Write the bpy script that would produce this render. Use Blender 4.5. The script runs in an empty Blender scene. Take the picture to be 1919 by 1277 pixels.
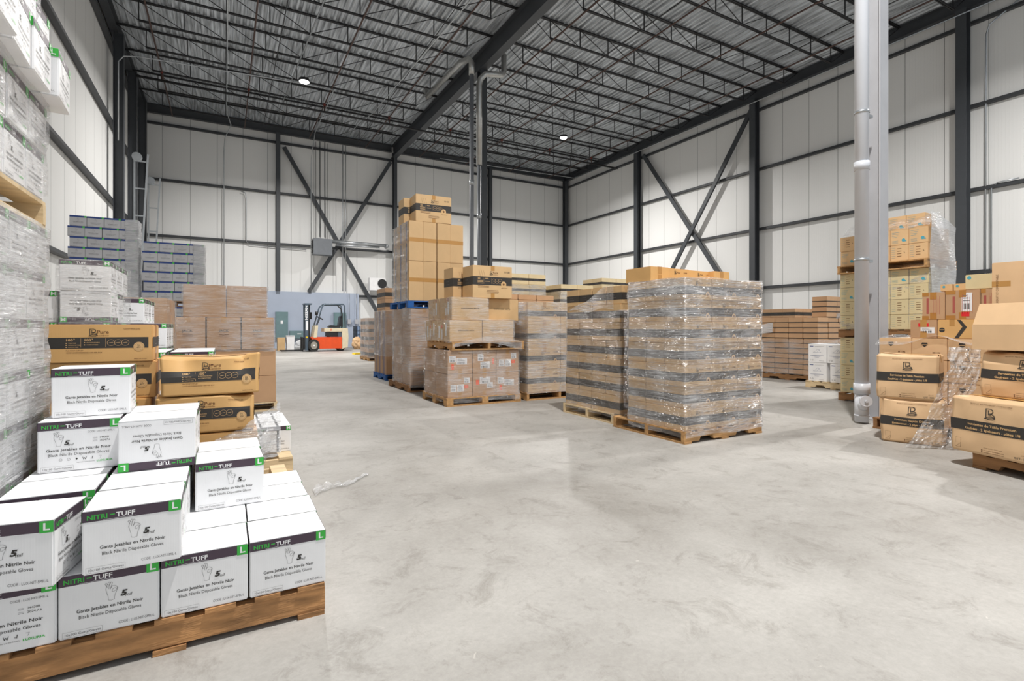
import bpy, bmesh, math, random
from mathutils import Vector, Matrix, noise as mnoise

# ------------------------------------------------------------------ camera, sky, lamps, exposure
SC = bpy.context.scene
COL = SC.collection
SC.view_settings.view_transform = 'Standard'
SC.view_settings.look = 'None'
SC.view_settings.gamma = 1
SC.view_settings.use_curve_mapping = False
SC.view_settings.exposure = -0.64
YAW = math.radians(29.1)
cam = bpy.data.cameras.new('camera')
cam.sensor_width = 36
cam.lens = 36 * 970 / 1919
cam.shift_y = (614 - 638.5) / 1919
cam.clip_end = 200
camo = bpy.data.objects.new('camera', cam)
COL.objects.link(camo)
camo.location = (0, 0, 1.1)
camo.rotation_euler = (math.pi / 2, 0, -YAW)
SC.camera = camo
W = bpy.data.worlds.new('world')
SC.world = W
W.use_nodes = True
W.node_tree.nodes['Background'].inputs[0].default_value = (0.86, 0.93, 1.0, 1)
W.node_tree.nodes['Background'].inputs[1].default_value = 1.3
LAMP_W = 1950
LAMPS = [(2.7, 21.3), (14.8, 21.3), (2.7, 1.0), (14.8, 3.5)]

# ------------------------------------------------------------------ materials
MATS = {}
def srgb(c):
    return tuple((x / 12.92 if x <= 0.04045 else ((x + 0.055) / 1.055) ** 2.4) for x in c)
def H_(h):
    return srgb(tuple(int(h[i:i + 2], 16) / 255 for i in (0, 2, 4)))
def mat(name, hexc, rough=0.6, metal=0.0, var=0.06, scale=6.0, bump=0.0, bscale=40, stretch=(1, 1, 1), spec=0.5, emit=0):
    if name in MATS: return MATS[name]
    m = bpy.data.materials.new(name); m.use_nodes = True
    nt = m.node_tree; N = nt.nodes; L = nt.links
    b = N['Principled BSDF']
    c = H_(hexc)
    b.inputs['Roughness'].default_value = rough
    b.inputs['Metallic'].default_value = metal
    b.inputs['Specular IOR Level'].default_value = spec
    tc = N.new('ShaderNodeTexCoord'); mp = N.new('ShaderNodeMapping'); mp.inputs['Scale'].default_value = stretch
    L.new(tc.outputs['Object'], mp.inputs[0])
    nz = N.new('ShaderNodeTexNoise'); nz.inputs['Scale'].default_value = scale; nz.inputs['Detail'].default_value = 4
    L.new(mp.outputs[0], nz.inputs['Vector'])
    cr = N.new('ShaderNodeMix'); cr.data_type = 'RGBA'
    cr.inputs[6].default_value = tuple(x * (1 - var) for x in c) + (1,)
    cr.inputs[7].default_value = tuple(min(1, x * (1 + var)) for x in c) + (1,)
    mr = N.new('ShaderNodeMapRange'); mr.inputs[1].default_value = 0.3; mr.inputs[2].default_value = 0.7
    L.new(nz.outputs[0], mr.inputs[0]); L.new(mr.outputs[0], cr.inputs[0]); L.new(cr.outputs[2], b.inputs['Base Color'])
    if bump:
        n2 = N.new('ShaderNodeTexNoise'); n2.inputs['Scale'].default_value = bscale; L.new(mp.outputs[0], n2.inputs['Vector'])
        bp = N.new('ShaderNodeBump'); bp.inputs['Strength'].default_value = bump; bp.inputs['Distance'].default_value = 0.01
        L.new(n2.outputs[0], bp.inputs['Height']); L.new(bp.outputs[0], b.inputs['Normal'])
    if emit:
        b.inputs['Emission Color'].default_value = c + (1,); b.inputs['Emission Strength'].default_value = emit
    MATS[name] = m
    return m

def box_mat(name, hexc, rnd=0.10, rough=0.62, flute=0.12, fdir=0):
    """cardboard: small colour change from box to box, faint flutes"""
    m = mat(name, hexc, rough, var=0.05, scale=5)
    nt = m.node_tree; N = nt.nodes; L = nt.links; b = N['Principled BSDF']
    src = b.inputs['Base Color'].links[0].from_socket
    oi = N.new('ShaderNodeObjectInfo'); hs = N.new('ShaderNodeHueSaturation')
    mr = N.new('ShaderNodeMapRange'); mr.inputs[3].default_value = 1 - rnd; mr.inputs[4].default_value = 1 + rnd
    L.new(oi.outputs['Random'], mr.inputs[0]); L.new(mr.outputs[0], hs.inputs['Value']); L.new(src, hs.inputs['Color'])
    L.new(hs.outputs[0], b.inputs['Base Color'])
    tc = N.new('ShaderNodeTexCoord'); sx = N.new('ShaderNodeSeparateXYZ'); L.new(tc.outputs['Object'], sx.inputs[0])
    ad = N.new('ShaderNodeMath'); ad.operation = 'ADD'; L.new(sx.outputs[0], ad.inputs[0]); L.new(sx.outputs[1], ad.inputs[1])
    ml = N.new('ShaderNodeMath'); ml.operation = 'MULTIPLY'; ml.inputs[1].default_value = 900; L.new(ad.outputs[0], ml.inputs[0])
    sn = N.new('ShaderNodeMath'); sn.operation = 'SINE'; L.new(ml.outputs[0], sn.inputs[0])
    nz = N.new('ShaderNodeTexNoise'); nz.inputs['Scale'].default_value = 9; L.new(tc.outputs['Object'], nz.inputs['Vector'])
    mm = N.new('ShaderNodeMath'); mm.operation = 'MULTIPLY_ADD'; mm.inputs[1].default_value = 0.04
    n6 = N.new('ShaderNodeMath'); n6.operation = 'MULTIPLY'; n6.inputs[1].default_value = 3.0; L.new(nz.outputs[0], n6.inputs[0])
    L.new(sn.outputs[0], mm.inputs[0]); L.new(n6.outputs[0], mm.inputs[2])
    bp = N.new('ShaderNodeBump'); bp.inputs['Strength'].default_value = flute; bp.inputs['Distance'].default_value = 0.006
    L.new(mm.outputs[0], bp.inputs['Height']); L.new(bp.outputs[0], b.inputs['Normal'])
    return m

WHITE = box_mat('white_board', 'EDEDEE', 0.03, 0.5)
KRAFT = box_mat('kraft_board', 'CFAD7F', 0.06)
KRAFT2 = box_mat('golden_kraft_board', 'D8AB6E', 0.04)
KRAFTB = box_mat('brown_kraft_board', 'BC9672', 0.07)
KRAFTN = box_mat('pale_kraft_board', 'DDB98F', 0.04)
CREAM = box_mat('cream_board', 'D8C79C', 0.05)
PALEB = box_mat('pale_grey_board', 'B4B4B6', 0.05)
PURPLE = mat('purple_black_ink', '4A3B48', 0.5)
BLACK = mat('black_ink', '35322F', 0.55)
BLUEINK = mat('navy_blue_ink', '25407E', 0.5)
GREYINK = mat('grey_ink', '6D6A6C', 0.6)
GREEN = mat('green_ink', '3DB546', 0.5)
WINK = mat('white_ink', 'F4F4F4', 0.5)
TEAL = mat('teal_ink', '4FA3B5', 0.5)
REDINK = mat('red_ink', 'D8262B', 0.5)
ORANGEL = mat('orange_sticker', 'F2653A', 0.5)
TANINK = mat('tan_print', 'D9B27E', 0.6)
BROWNINK = mat('brown_ink', '6B4423', 0.6)
PINKINK = mat('faded_red_ink', 'A8554A', 0.6)
TAPE = mat('brown_packing_tape', 'B98A4C', 0.3, var=0.05)
TAPED = mat('dark_packing_tape', 'B07A38', 0.28, var=0.05)
LABELW = mat('white_label_paper', 'E8E8EA', 0.5)
WOOD = mat('pallet_wood', 'B98F5E', 0.75, var=0.28, scale=4, bump=0.3, bscale=12, stretch=(1, 7, 7))
WOODD = mat('brown_pallet_wood', '8A643F', 0.8, var=0.3, scale=3, bump=0.3, bscale=12, stretch=(1, 7, 7))
WOODL = mat('new_pallet_wood', 'DCC49C', 0.7, var=0.15, scale=3, bump=0.2, bscale=12, stretch=(1, 7, 7))
ROUGH = mat('rough_brown_wood', 'AD7F52', 0.8, var=0.45, scale=6, bump=0.5, bscale=20, stretch=(1, 4, 5))
WOODB = mat('blue_painted_wood', '1F5FA8', 0.6, var=0.2, scale=5)
CHAR = mat('charcoal_paint', '3E4145', 0.5, var=0.05)
CHARD = mat('dark_girt_paint', '37393C', 0.5, var=0.05)
BLK = mat('black_joist_paint', '1E1E20', 0.5, var=0.05)
GALV = mat('galvanised_pipe', 'B4B8BB', 0.35, 0.75, var=0.08)
GPAINT = mat('light_grey_paint', 'B6B7BB', 0.5, var=0.06, scale=3)
PVC = mat('pale_grey_pvc', 'CDD0D6', 0.35, var=0.02)
RUST = mat('brown_sprinkler_paint', '4A352E', 0.6, var=0.2)
REDF = mat('red_fitting', '7A2F26', 0.5)
FOIL = mat('foil_insulation', 'B9B9B6', 0.3, 0.8, bump=1.0, bscale=30)

def film_mat(name, lo, hi, scale=5, rot=0.5, tint=(0.93, 0.94, 0.96), bump=0.6):
    m = bpy.data.materials.new(name); m.use_nodes = True
    nt = m.node_tree; N = nt.nodes; L = nt.links
    out = N['Material Output']; b = N['Principled BSDF']
    b.inputs['Base Color'].default_value = tint + (1,); b.inputs['Roughness'].default_value = 0.2
    tc = N.new('ShaderNodeTexCoord'); mp = N.new('ShaderNodeMapping')
    mp.inputs['Scale'].default_value = (0.9, 0.9, 17); mp.inputs['Rotation'].default_value = (0.25 * rot, 0.3 * rot, 0)
    L.new(tc.outputs['Object'], mp.inputs[0])
    n1 = N.new('ShaderNodeTexNoise'); n1.inputs['Scale'].default_value = scale; n1.inputs['Detail'].default_value = 6; n1.inputs['Roughness'].default_value = 0.65
    L.new(mp.outputs[0], n1.inputs['Vector'])
    n0 = N.new('ShaderNodeTexNoise'); n0.inputs['Scale'].default_value = 2.2; L.new(tc.outputs['Object'], n0.inputs['Vector'])
    mx = N.new('ShaderNodeMath'); mx.operation = 'MULTIPLY'; L.new(n1.outputs[0], mx.inputs[0])
    m0 = N.new('ShaderNodeMapRange'); m0.inputs[1].default_value = 0.25; m0.inputs[2].default_value = 0.75; m0.inputs[3].default_value = 0.6; m0.inputs[4].default_value = 1.4
    L.new(n0.outputs[0], m0.inputs[0]); L.new(m0.outputs[0], mx.inputs[1])
    mr = N.new('ShaderNodeMapRange'); mr.inputs[1].default_value = 0.38; mr.inputs[2].default_value = 0.78; mr.inputs[3].default_value = lo; mr.inputs[4].default_value = hi
    L.new(mx.outputs[0], mr.inputs[0])
    bp = N.new('ShaderNodeBump'); bp.inputs['Strength'].default_value = bump; bp.inputs['Distance'].default_value = 0.02
    L.new(n1.outputs[0], bp.inputs['Height']); L.new(bp.outputs[0], b.inputs['Normal'])
    tr = N.new('ShaderNodeBsdfTransparent'); ms = N.new('ShaderNodeMixShader')
    L.new(mr.outputs[0], ms.inputs[0]); L.new(tr.outputs[0], ms.inputs[1]); L.new(b.outputs[0], ms.inputs[2])
    gl = N.new('ShaderNodeBsdfGlossy'); gl.inputs['Roughness'].default_value = 0.2
    n3 = N.new('ShaderNodeTexNoise'); n3.inputs['Scale'].default_value = 26; n3.inputs['Detail'].default_value = 3; n3.inputs['Distortion'].default_value = 0.6
    mp3 = N.new('ShaderNodeMapping'); mp3.inputs['Scale'].default_value = (0.7, 0.7, 2.2); L.new(tc.outputs['Object'], mp3.inputs[0]); L.new(mp3.outputs[0], n3.inputs['Vector'])
    bp3 = N.new('ShaderNodeBump'); bp3.inputs['Strength'].default_value = 1.0; bp3.inputs['Distance'].default_value = 0.09
    L.new(n3.outputs[0], bp3.inputs['Height']); L.new(bp3.outputs[0], gl.inputs['Normal'])
    ms2 = N.new('ShaderNodeMixShader'); ms2.inputs[0].default_value = 0.15
    L.new(ms.outputs[0], ms2.inputs[1]); L.new(gl.outputs[0], ms2.inputs[2]); L.new(ms2.outputs[0], out.inputs['Surface'])
    MATS[name] = m
    return m
FILM = film_mat('clear_stretch_film', 0.02, 0.42)
FILMH = film_mat('cloudy_stretch_film', 0.10, 0.60, bump=0.8)
FILMW = film_mat('white_stretch_film', 0.45, 0.95, scale=7, bump=1.0)
FILMV = film_mat('veil_stretch_film', 0.28, 0.8, scale=6, rot=1.2, bump=0.8)
FILMC = film_mat('crumpled_film', 0.12, 0.75, scale=4, rot=3, bump=1.0)

# ------------------------------------------------------------------ mesh helpers
class MB:
    def __init__(s): s.v = []; s.f = []; s.m = []; s.mats = []; s.sm = []
    def mi(s, m):
        if m not in s.mats: s.mats.append(m)
        return s.mats.index(m)
    def add(s, vs, fs, m, smooth=False):
        o = len(s.v); s.v += [tuple(v) for v in vs]; k = s.mi(m)
        for f in fs: s.f.append(tuple(i + o for i in f)); s.m.append(k); s.sm.append(smooth)
    def box(s, c, d, m, rz=0.0, M=None):
        x, y, z = d[0] / 2, d[1] / 2, d[2] / 2
        vs = [Vector((sx * x, sy * y, sz * z)) for sx, sy, sz in ((-1, -1, -1), (1, -1, -1), (1, 1, -1), (-1, 1, -1), (-1, -1, 1), (1, -1, 1), (1, 1, 1), (-1, 1, 1))]
        R = M if M is not None else Matrix.Rotation(rz, 3, 'Z')
        s.add([Vector(c) + R @ v for v in vs], [(0, 3, 2, 1), (4, 5, 6, 7), (0, 1, 5, 4), (1, 2, 6, 5), (2, 3, 7, 6), (3, 0, 4, 7)], m)
    def bar(s, a, b, w, h, m, up=(0, 0, 1)):
        a = Vector(a); b = Vector(b); d = b - a; L = d.length; d.normalize()
        u = Vector(up)
        if abs(d.dot(u)) > 0.99: u = Vector((0, 1, 0))
        r = d.cross(u).normalized(); u = r.cross(d).normalized()
        M = Matrix((d, r, u)).transposed()
        s.box((a + b) / 2, (L, w, h), m, M=M)
    def tube(s, pts, r, m, n=10, cap=True):
        pts = [Vector(p) for p in pts]; vs = []; fs = []
        pr = None
        for i, p in enumerate(pts):
            t = (pts[min(i + 1, len(pts) - 1)] - pts[max(i - 1, 0)]).normalized()
            if pr is None:
                u = Vector((0, 0, 1)) if abs(t.z) < 0.9 else Vector((1, 0, 0))
                pr = t.cross(u).normalized()
            pr = (pr - t * pr.dot(t)).normalized(); q = t.cross(pr)
            rr = r[i] if isinstance(r, (list, tuple)) else r
            for k in range(n):
                a = 2 * math.pi * k / n; vs.append(p + (pr * math.cos(a) + q * math.sin(a)) * rr)
        for i in range(len(pts) - 1):
            for k in range(n):
                k2 = (k + 1) % n; fs.append((i * n + k, i * n + k2, (i + 1) * n + k2, (i + 1) * n + k))
        s.add(vs, fs, m, True)
        if cap:
            o = len(s.v) - len(vs)
            s.f.append(tuple(o + k for k in reversed(range(n)))); s.m.append(s.mi(m)); s.sm.append(False)
            e = o + (len(pts) - 1) * n
            s.f.append(tuple(e + k for k in range(n))); s.m.append(s.mi(m)); s.sm.append(False)
    def prism(s, prof, axis, a, b, m):
        """extrude 2D profile along axis ('x','y','z') from a to b"""
        n = len(prof); vs = []
        for t in (a, b):
            for p, q in prof:
                vs.append({'x': (t, p, q), 'y': (p, t, q), 'z': (p, q, t)}[axis])
        fs = [tuple(range(n)), tuple(range(2 * n - 1, n - 1, -1))] + [(i, i + n, (i + 1) % n + n, (i + 1) % n) for i in range(n)]
        s.add(vs, fs, m)
    def mesh(s, name, bevel=0, fix=True):
        me = bpy.data.meshes.new(name)
        me.from_pydata(s.v, [], s.f)
        for m in s.mats: me.materials.append(m)
        for p, k, sm in zip(me.polygons, s.m, s.sm): p.material_index = k; p.use_smooth = sm
        if fix:
            bm = bmesh.new(); bm.from_mesh(me)
            bmesh.ops.recalc_face_normals(bm, faces=bm.faces)
            if bevel:
                bmesh.ops.bevel(bm, geom=[e for e in bm.edges], offset=bevel, segments=2, affect='EDGES')
            bm.to_mesh(me); bm.free()
        me.update()
        return me
    def obj(s, name, parent=None, loc=(0, 0, 0), rz=0, bevel=0, fix=True):
        return mk(name, s.mesh(name, bevel, fix), parent, loc, rz)

def mk(name, me, parent=None, loc=(0, 0, 0), rz=0):
    o = bpy.data.objects.new(name, me); COL.objects.link(o)
    o.location = loc; o.rotation_euler = (0, 0, rz)
    if parent: o.parent = parent
    return o
def tag(o, label=None, cat=None, group=None, kind=None):
    if label: o['label'] = label
    if cat: o['category'] = cat
    if group: o['group'] = group
    if kind: o['kind'] = kind
    return o
def thing(name, label, cat, loc=(0, 0, 0), rz=0, group=None):
    return tag(mk(name, None, None, loc, rz), label, cat, group)
ORD = ['first', 'second', 'third', 'fourth', 'fifth', 'sixth', 'seventh', 'eighth', 'ninth', 'tenth', 'eleventh', 'twelfth', 'thirteenth', 'fourteenth', 'fifteenth', 'sixteenth', 'seventeenth']

# ------------------------------------------------------------------ printing
TC = {}
def text2d(s, bold=0.0):
    k = (s, bold)
    if k in TC: return TC[k]
    cu = bpy.data.curves.new('t', 'FONT'); cu.body = s; cu.size = 1; cu.resolution_u = 2; cu.offset = bold
    cu.fill_mode = 'FRONT'
    o = bpy.data.objects.new('t', cu); COL.objects.link(o)
    dg = bpy.context.evaluated_depsgraph_get()
    me = o.evaluated_get(dg).to_mesh()
    vs = [(v.co.x, v.co.y) for v in me.vertices]; fs = [tuple(p.vertices) for p in me.polygons]
    o.evaluated_get(dg).to_mesh_clear()
    bpy.data.objects.remove(o); bpy.data.curves.remove(cu)
    w = max((v[0] for v in vs), default=0)
    TC[k] = (vs, fs, w)
    return TC[k]

class Pr:
    """flat print on a face W x H (metres), origin bottom left as read"""
    def __init__(s, W, H): s.W = W; s.H = H; s.it = []
    def rect(s, x0, y0, x1, y1, m, lay=1, n=1):
        nx = max(1, int((x1 - x0) / 0.014)) if n > 1 else 1; ny = max(1, int((y1 - y0) / 0.014)) if n > 1 else 1
        vs = [(x0 + (x1 - x0) * i / nx, y0 + (y1 - y0) * j / ny) for j in range(ny + 1) for i in range(nx + 1)]
        fs = [(j * (nx + 1) + i, j * (nx + 1) + i + 1, (j + 1) * (nx + 1) + i + 1, (j + 1) * (nx + 1) + i) for j in range(ny) for i in range(nx)]
        s.it.append((vs, fs, m, lay)); return s
    def line(s, pts, w, m, closed=False, lay=2):
        P = list(pts) + ([pts[0]] if closed else [])
        for a, b in zip(P, P[1:]):
            dx, dy = b[0] - a[0], b[1] - a[1]; L = math.hypot(dx, dy) or 1; ux, uy = dx / L * w / 2, dy / L * w / 2
            s.it.append(([(a[0] - uy - ux, a[1] + ux - uy), (a[0] + uy - ux, a[1] - ux - uy), (b[0] + uy + ux, b[1] - ux + uy), (b[0] - uy + ux, b[1] + ux + uy)], [(0, 1, 2, 3)], m, lay))
        return s
    def disc(s, x, y, r, m, lay=2, n=20):
        s.it.append(([(x + r * math.cos(2 * math.pi * k / n), y + r * math.sin(2 * math.pi * k / n)) for k in range(n)], [tuple(range(n))], m, lay)); return s
    def ring(s, x, y, r, w, m, lay=2, n=20):
        return s.line([(x + r * math.cos(2 * math.pi * k / n), y + r * math.sin(2 * math.pi * k / n)) for k in range(n)], w, m, True, lay)
    def text(s, t, x, y, size, m, bold=0.0, al='L', wid=None, shear=0.0, lay=2, sx=1.0, rot=0):
        vs, fs, w = text2d(t, bold)
        k = size * sx
        if wid: k = wid / w
        ox = {'L': 0, 'C': -w * k / 2, 'R': -w * k}[al]
        out = [(ox + a * k + b * size * shear, b * size) for a, b in vs]
        if rot: out = [(-b, a) for a, b in out] if rot == 90 else [(b, -a) for a, b in out]
        s.it.append(([(x + a, y + b) for a, b in out], fs, m, lay)); return s
    def flip(s):
        s.it = [([(s.W - a, s.H - b) for a, b in vs], fs, m, l) for vs, fs, m, l in s.it]; return s

LAY = 0.0007
def put_print(mb, face, p, w, d, h, k=1.0):
    for vs, fs, m, lay in p.it:
        e = LAY * lay * k
        if face == 'front': V = [(-w / 2 + a, -d / 2 - e, b) for a, b in vs]
        elif face == 'right': V = [(w / 2 + e, -d / 2 + a, b) for a, b in vs]
        elif face == 'left': V = [(-w / 2 - e, d / 2 - a, b) for a, b in vs]
        elif face == 'back': V = [(w / 2 - a, d / 2 + e, b) for a, b in vs]
        else: V = [(-w / 2 + a, -d / 2 + b, h + e) for a, b in vs]
        mb.add(V, fs, m)

class Kind:
    def __init__(s, name, w, d, h, m, prints={}, deform=None, bev=0.004, bulge=0.003, tape=None, flaps=False, tapem=None, seg=None, cat='box'):
        s.name = name; s.w = w; s.d = d; s.h = h; s.kids = []; s.cat = cat
        # body grid
        mb = MB()
        bm = bmesh.new(); bmesh.ops.create_cube(bm, size=1)
        bmesh.ops.scale(bm, vec=(w, d, h), verts=bm.verts); bmesh.ops.translate(bm, vec=(0, 0, h / 2), verts=bm.verts)
        bmesh.ops.bevel(bm, geom=list(bm.edges), offset=bev, segments=2, affect='EDGES')
        if deform:
            bmesh.ops.subdivide_edges(bm, edges=[e for e in bm.edges if e.calc_length() > 0.05], cuts=seg or 34, use_grid_fill=True)
        bm.verts.ensure_lookup_table()
        mb.add([v.co.copy() for v in bm.verts], [tuple(v.index for v in f.verts) for f in bm.faces], m, bool(deform)); bm.free()
        for face, p in prints.items(): put_print(mb, face, p, w, d, h, 2.2 if deform else 1.0)
        if deform: mb.v = [tuple(deform(*v)) for v in mb.v]
        s.me = mb.mesh(name, fix=False)
        tm = tapem or TAPE
        if tape:
            t = MB(); e = 0.0012; tw = 0.028 if w < 0.4 else 0.03
            lo = []
            if tape == 'x':   # seam along x, ends fold down left/right faces
                t.box((0, 0, h + e / 2), (w + 2 * e, 2 * tw, e), tm)
                for sx in (-1, 1):
                    t.box((sx * (w / 2 + e / 2), 0, h - 0.035), (e, 2 * tw, 0.07), tm)
                    q = MB(); q.box((sx * (w / 2 + e / 2), 0, 0.035), (e, 2 * tw, 0.07), tm); lo.append(q)
            else:
                t.box((0, 0, h + e / 2), (2 * tw, d + 2 * e, e), tm)
                for sy in (-1, 1):
                    t.box((0, sy * (d / 2 + e / 2), h - 0.035), (2 * tw, e, 0.07), tm)
                    q = MB(); q.box((0, sy * (d / 2 + e / 2), 0.035), (2 * tw, e, 0.07), tm); lo.append(q)
            for q in [t] + lo:
                if deform: q.v = [tuple(deform(*v)) for v in q.v]
                s.kids.append(('tape', q.mesh('tape'), None))
        if flaps:
            for sy in (-1, 1):
                t = MB(); t.box((0, sy * (d / 4), h + 0.0008), (w - 0.003, d / 2 - 0.0025, 0.0016), m)
                s.kids.append(('flap', t.mesh('flap', bevel=0), None))
    def put(s, x, y, z, rot=0, label=None, group=None, lite=False):
        o = mk(s.name, s.me, None, (x, y, z), math.radians(rot))
        tag(o, label, s.cat, group)
        if not lite:
            for n, me, lb in s.kids:
                c = mk(n, me, o)
                if lb: c['label'] = lb
        return o

def stack(kind, x0, y0, z0, nx, ny, nz, rot, desc, where, group, jit=0.003, px=None, py=None, pz=None, keep=None, lite=False, solid=False, off=None, seed=1, kinds=None):
    """grid of boxes; x0,y0 is the low corner; rows counted from the top"""
    R = random.Random(seed)
    a, b = (kind.w, kind.d) if rot % 180 == 0 else (kind.d, kind.w)
    px = px or a + 0.004; py = py or b + 0.004; pz = pz or kind.h + 0.0025
    for k in range(nz):
        dx, dy = off(k) if off else (0, 0)
        for i in range(nx):
            for j in range(ny):
                if keep and not keep(i, j, k): continue
                if not solid and 0 < i < nx - 1 and 0 < j < ny - 1 and k < nz - 1: continue
                row = 'top row' if k == nz - 1 else 'bottom row' if k == 0 else ORD[nz - 1 - k] + ' row'
                lab = desc + ', ' + row
                if nx > 1: lab += ', ' + ORD[i] + ' across'
                if ny > 1: lab += ', ' + (('front' if j == 0 else 'back') if ny == 2 else ORD[j]) + ' rank'
                lab += ', ' + where
                kk = kinds(i, j, k) if kinds else kind
                kk.put(x0 + px * (i + 0.5) + dx + R.uniform(-jit, jit), y0 + py * (j + 0.5) + dy + R.uniform(-jit, jit), z0 + pz * k, rot + R.uniform(-1, 1) * jit * 60, lab, group, lite)

# ---- print designs
def logoB(p, x, y, s, m, w=None):
    w = w or s * 0.07
    P = lambda q: [(x + a * s, y + b * s) for a, b in q]
    p.line(P([(0.12, 0.25), (0.12, 1), (0.5, 1), (0.68, 0.92), (0.72, 0.75), (0.62, 0.6), (0.4, 0.55), (0.62, 0.52), (0.82, 0.4), (0.84, 0.25)]), w, m)
    p.line(P([(0.32, 0.85), (0.32, 0.45), (0.5, 0.45)]), w, m)
    p.line(P([(0.0, 0.08), (0.2, 0.22), (0.5, 0.3), (0.84, 0.25), (0.9, 0.18), (0.7, 0.03), (0.35, 0.0), (0.12, 0.08), (0.0, 0.08)]), w, m)
    p.line(P([(0.15, 0.1), (0.5, 0.18), (0.8, 0.2)]), w * 0.6, m)

HAND = [[(0.30, 0.0), (0.28, 0.22), (0.20, 0.42), (0.14, 0.60), (0.20, 0.80), (0.32, 1.0), (0.40, 0.98), (0.34, 0.78), (0.32, 0.62)],
        [(0.24, 0.72), (0.10, 0.90), (0.16, 0.96), (0.30, 0.84)],
        [(0.34, 0.78), (0.46, 0.98), (0.54, 0.94), (0.46, 0.72), (0.42, 0.60)],
        [(0.42, 0.60), (0.52, 0.76), (0.70, 0.74), (0.84, 0.66), (0.82, 0.58), (0.68, 0.62), (0.56, 0.58), (0.52, 0.46), (0.62, 0.42), (0.76, 0.50), (0.86, 0.62)],
        [(0.86, 0.62), (0.80, 0.44), (0.70, 0.26), (0.66, 0.10), (0.66, 0.0), (0.48, -0.04), (0.30, 0.0)]]
def hand(p, x, y, h, m, flip=False):
    for q in HAND: p.line([(x + a * h * 0.75, y + b * h) for a, b in q], h * 0.014, m)

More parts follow.
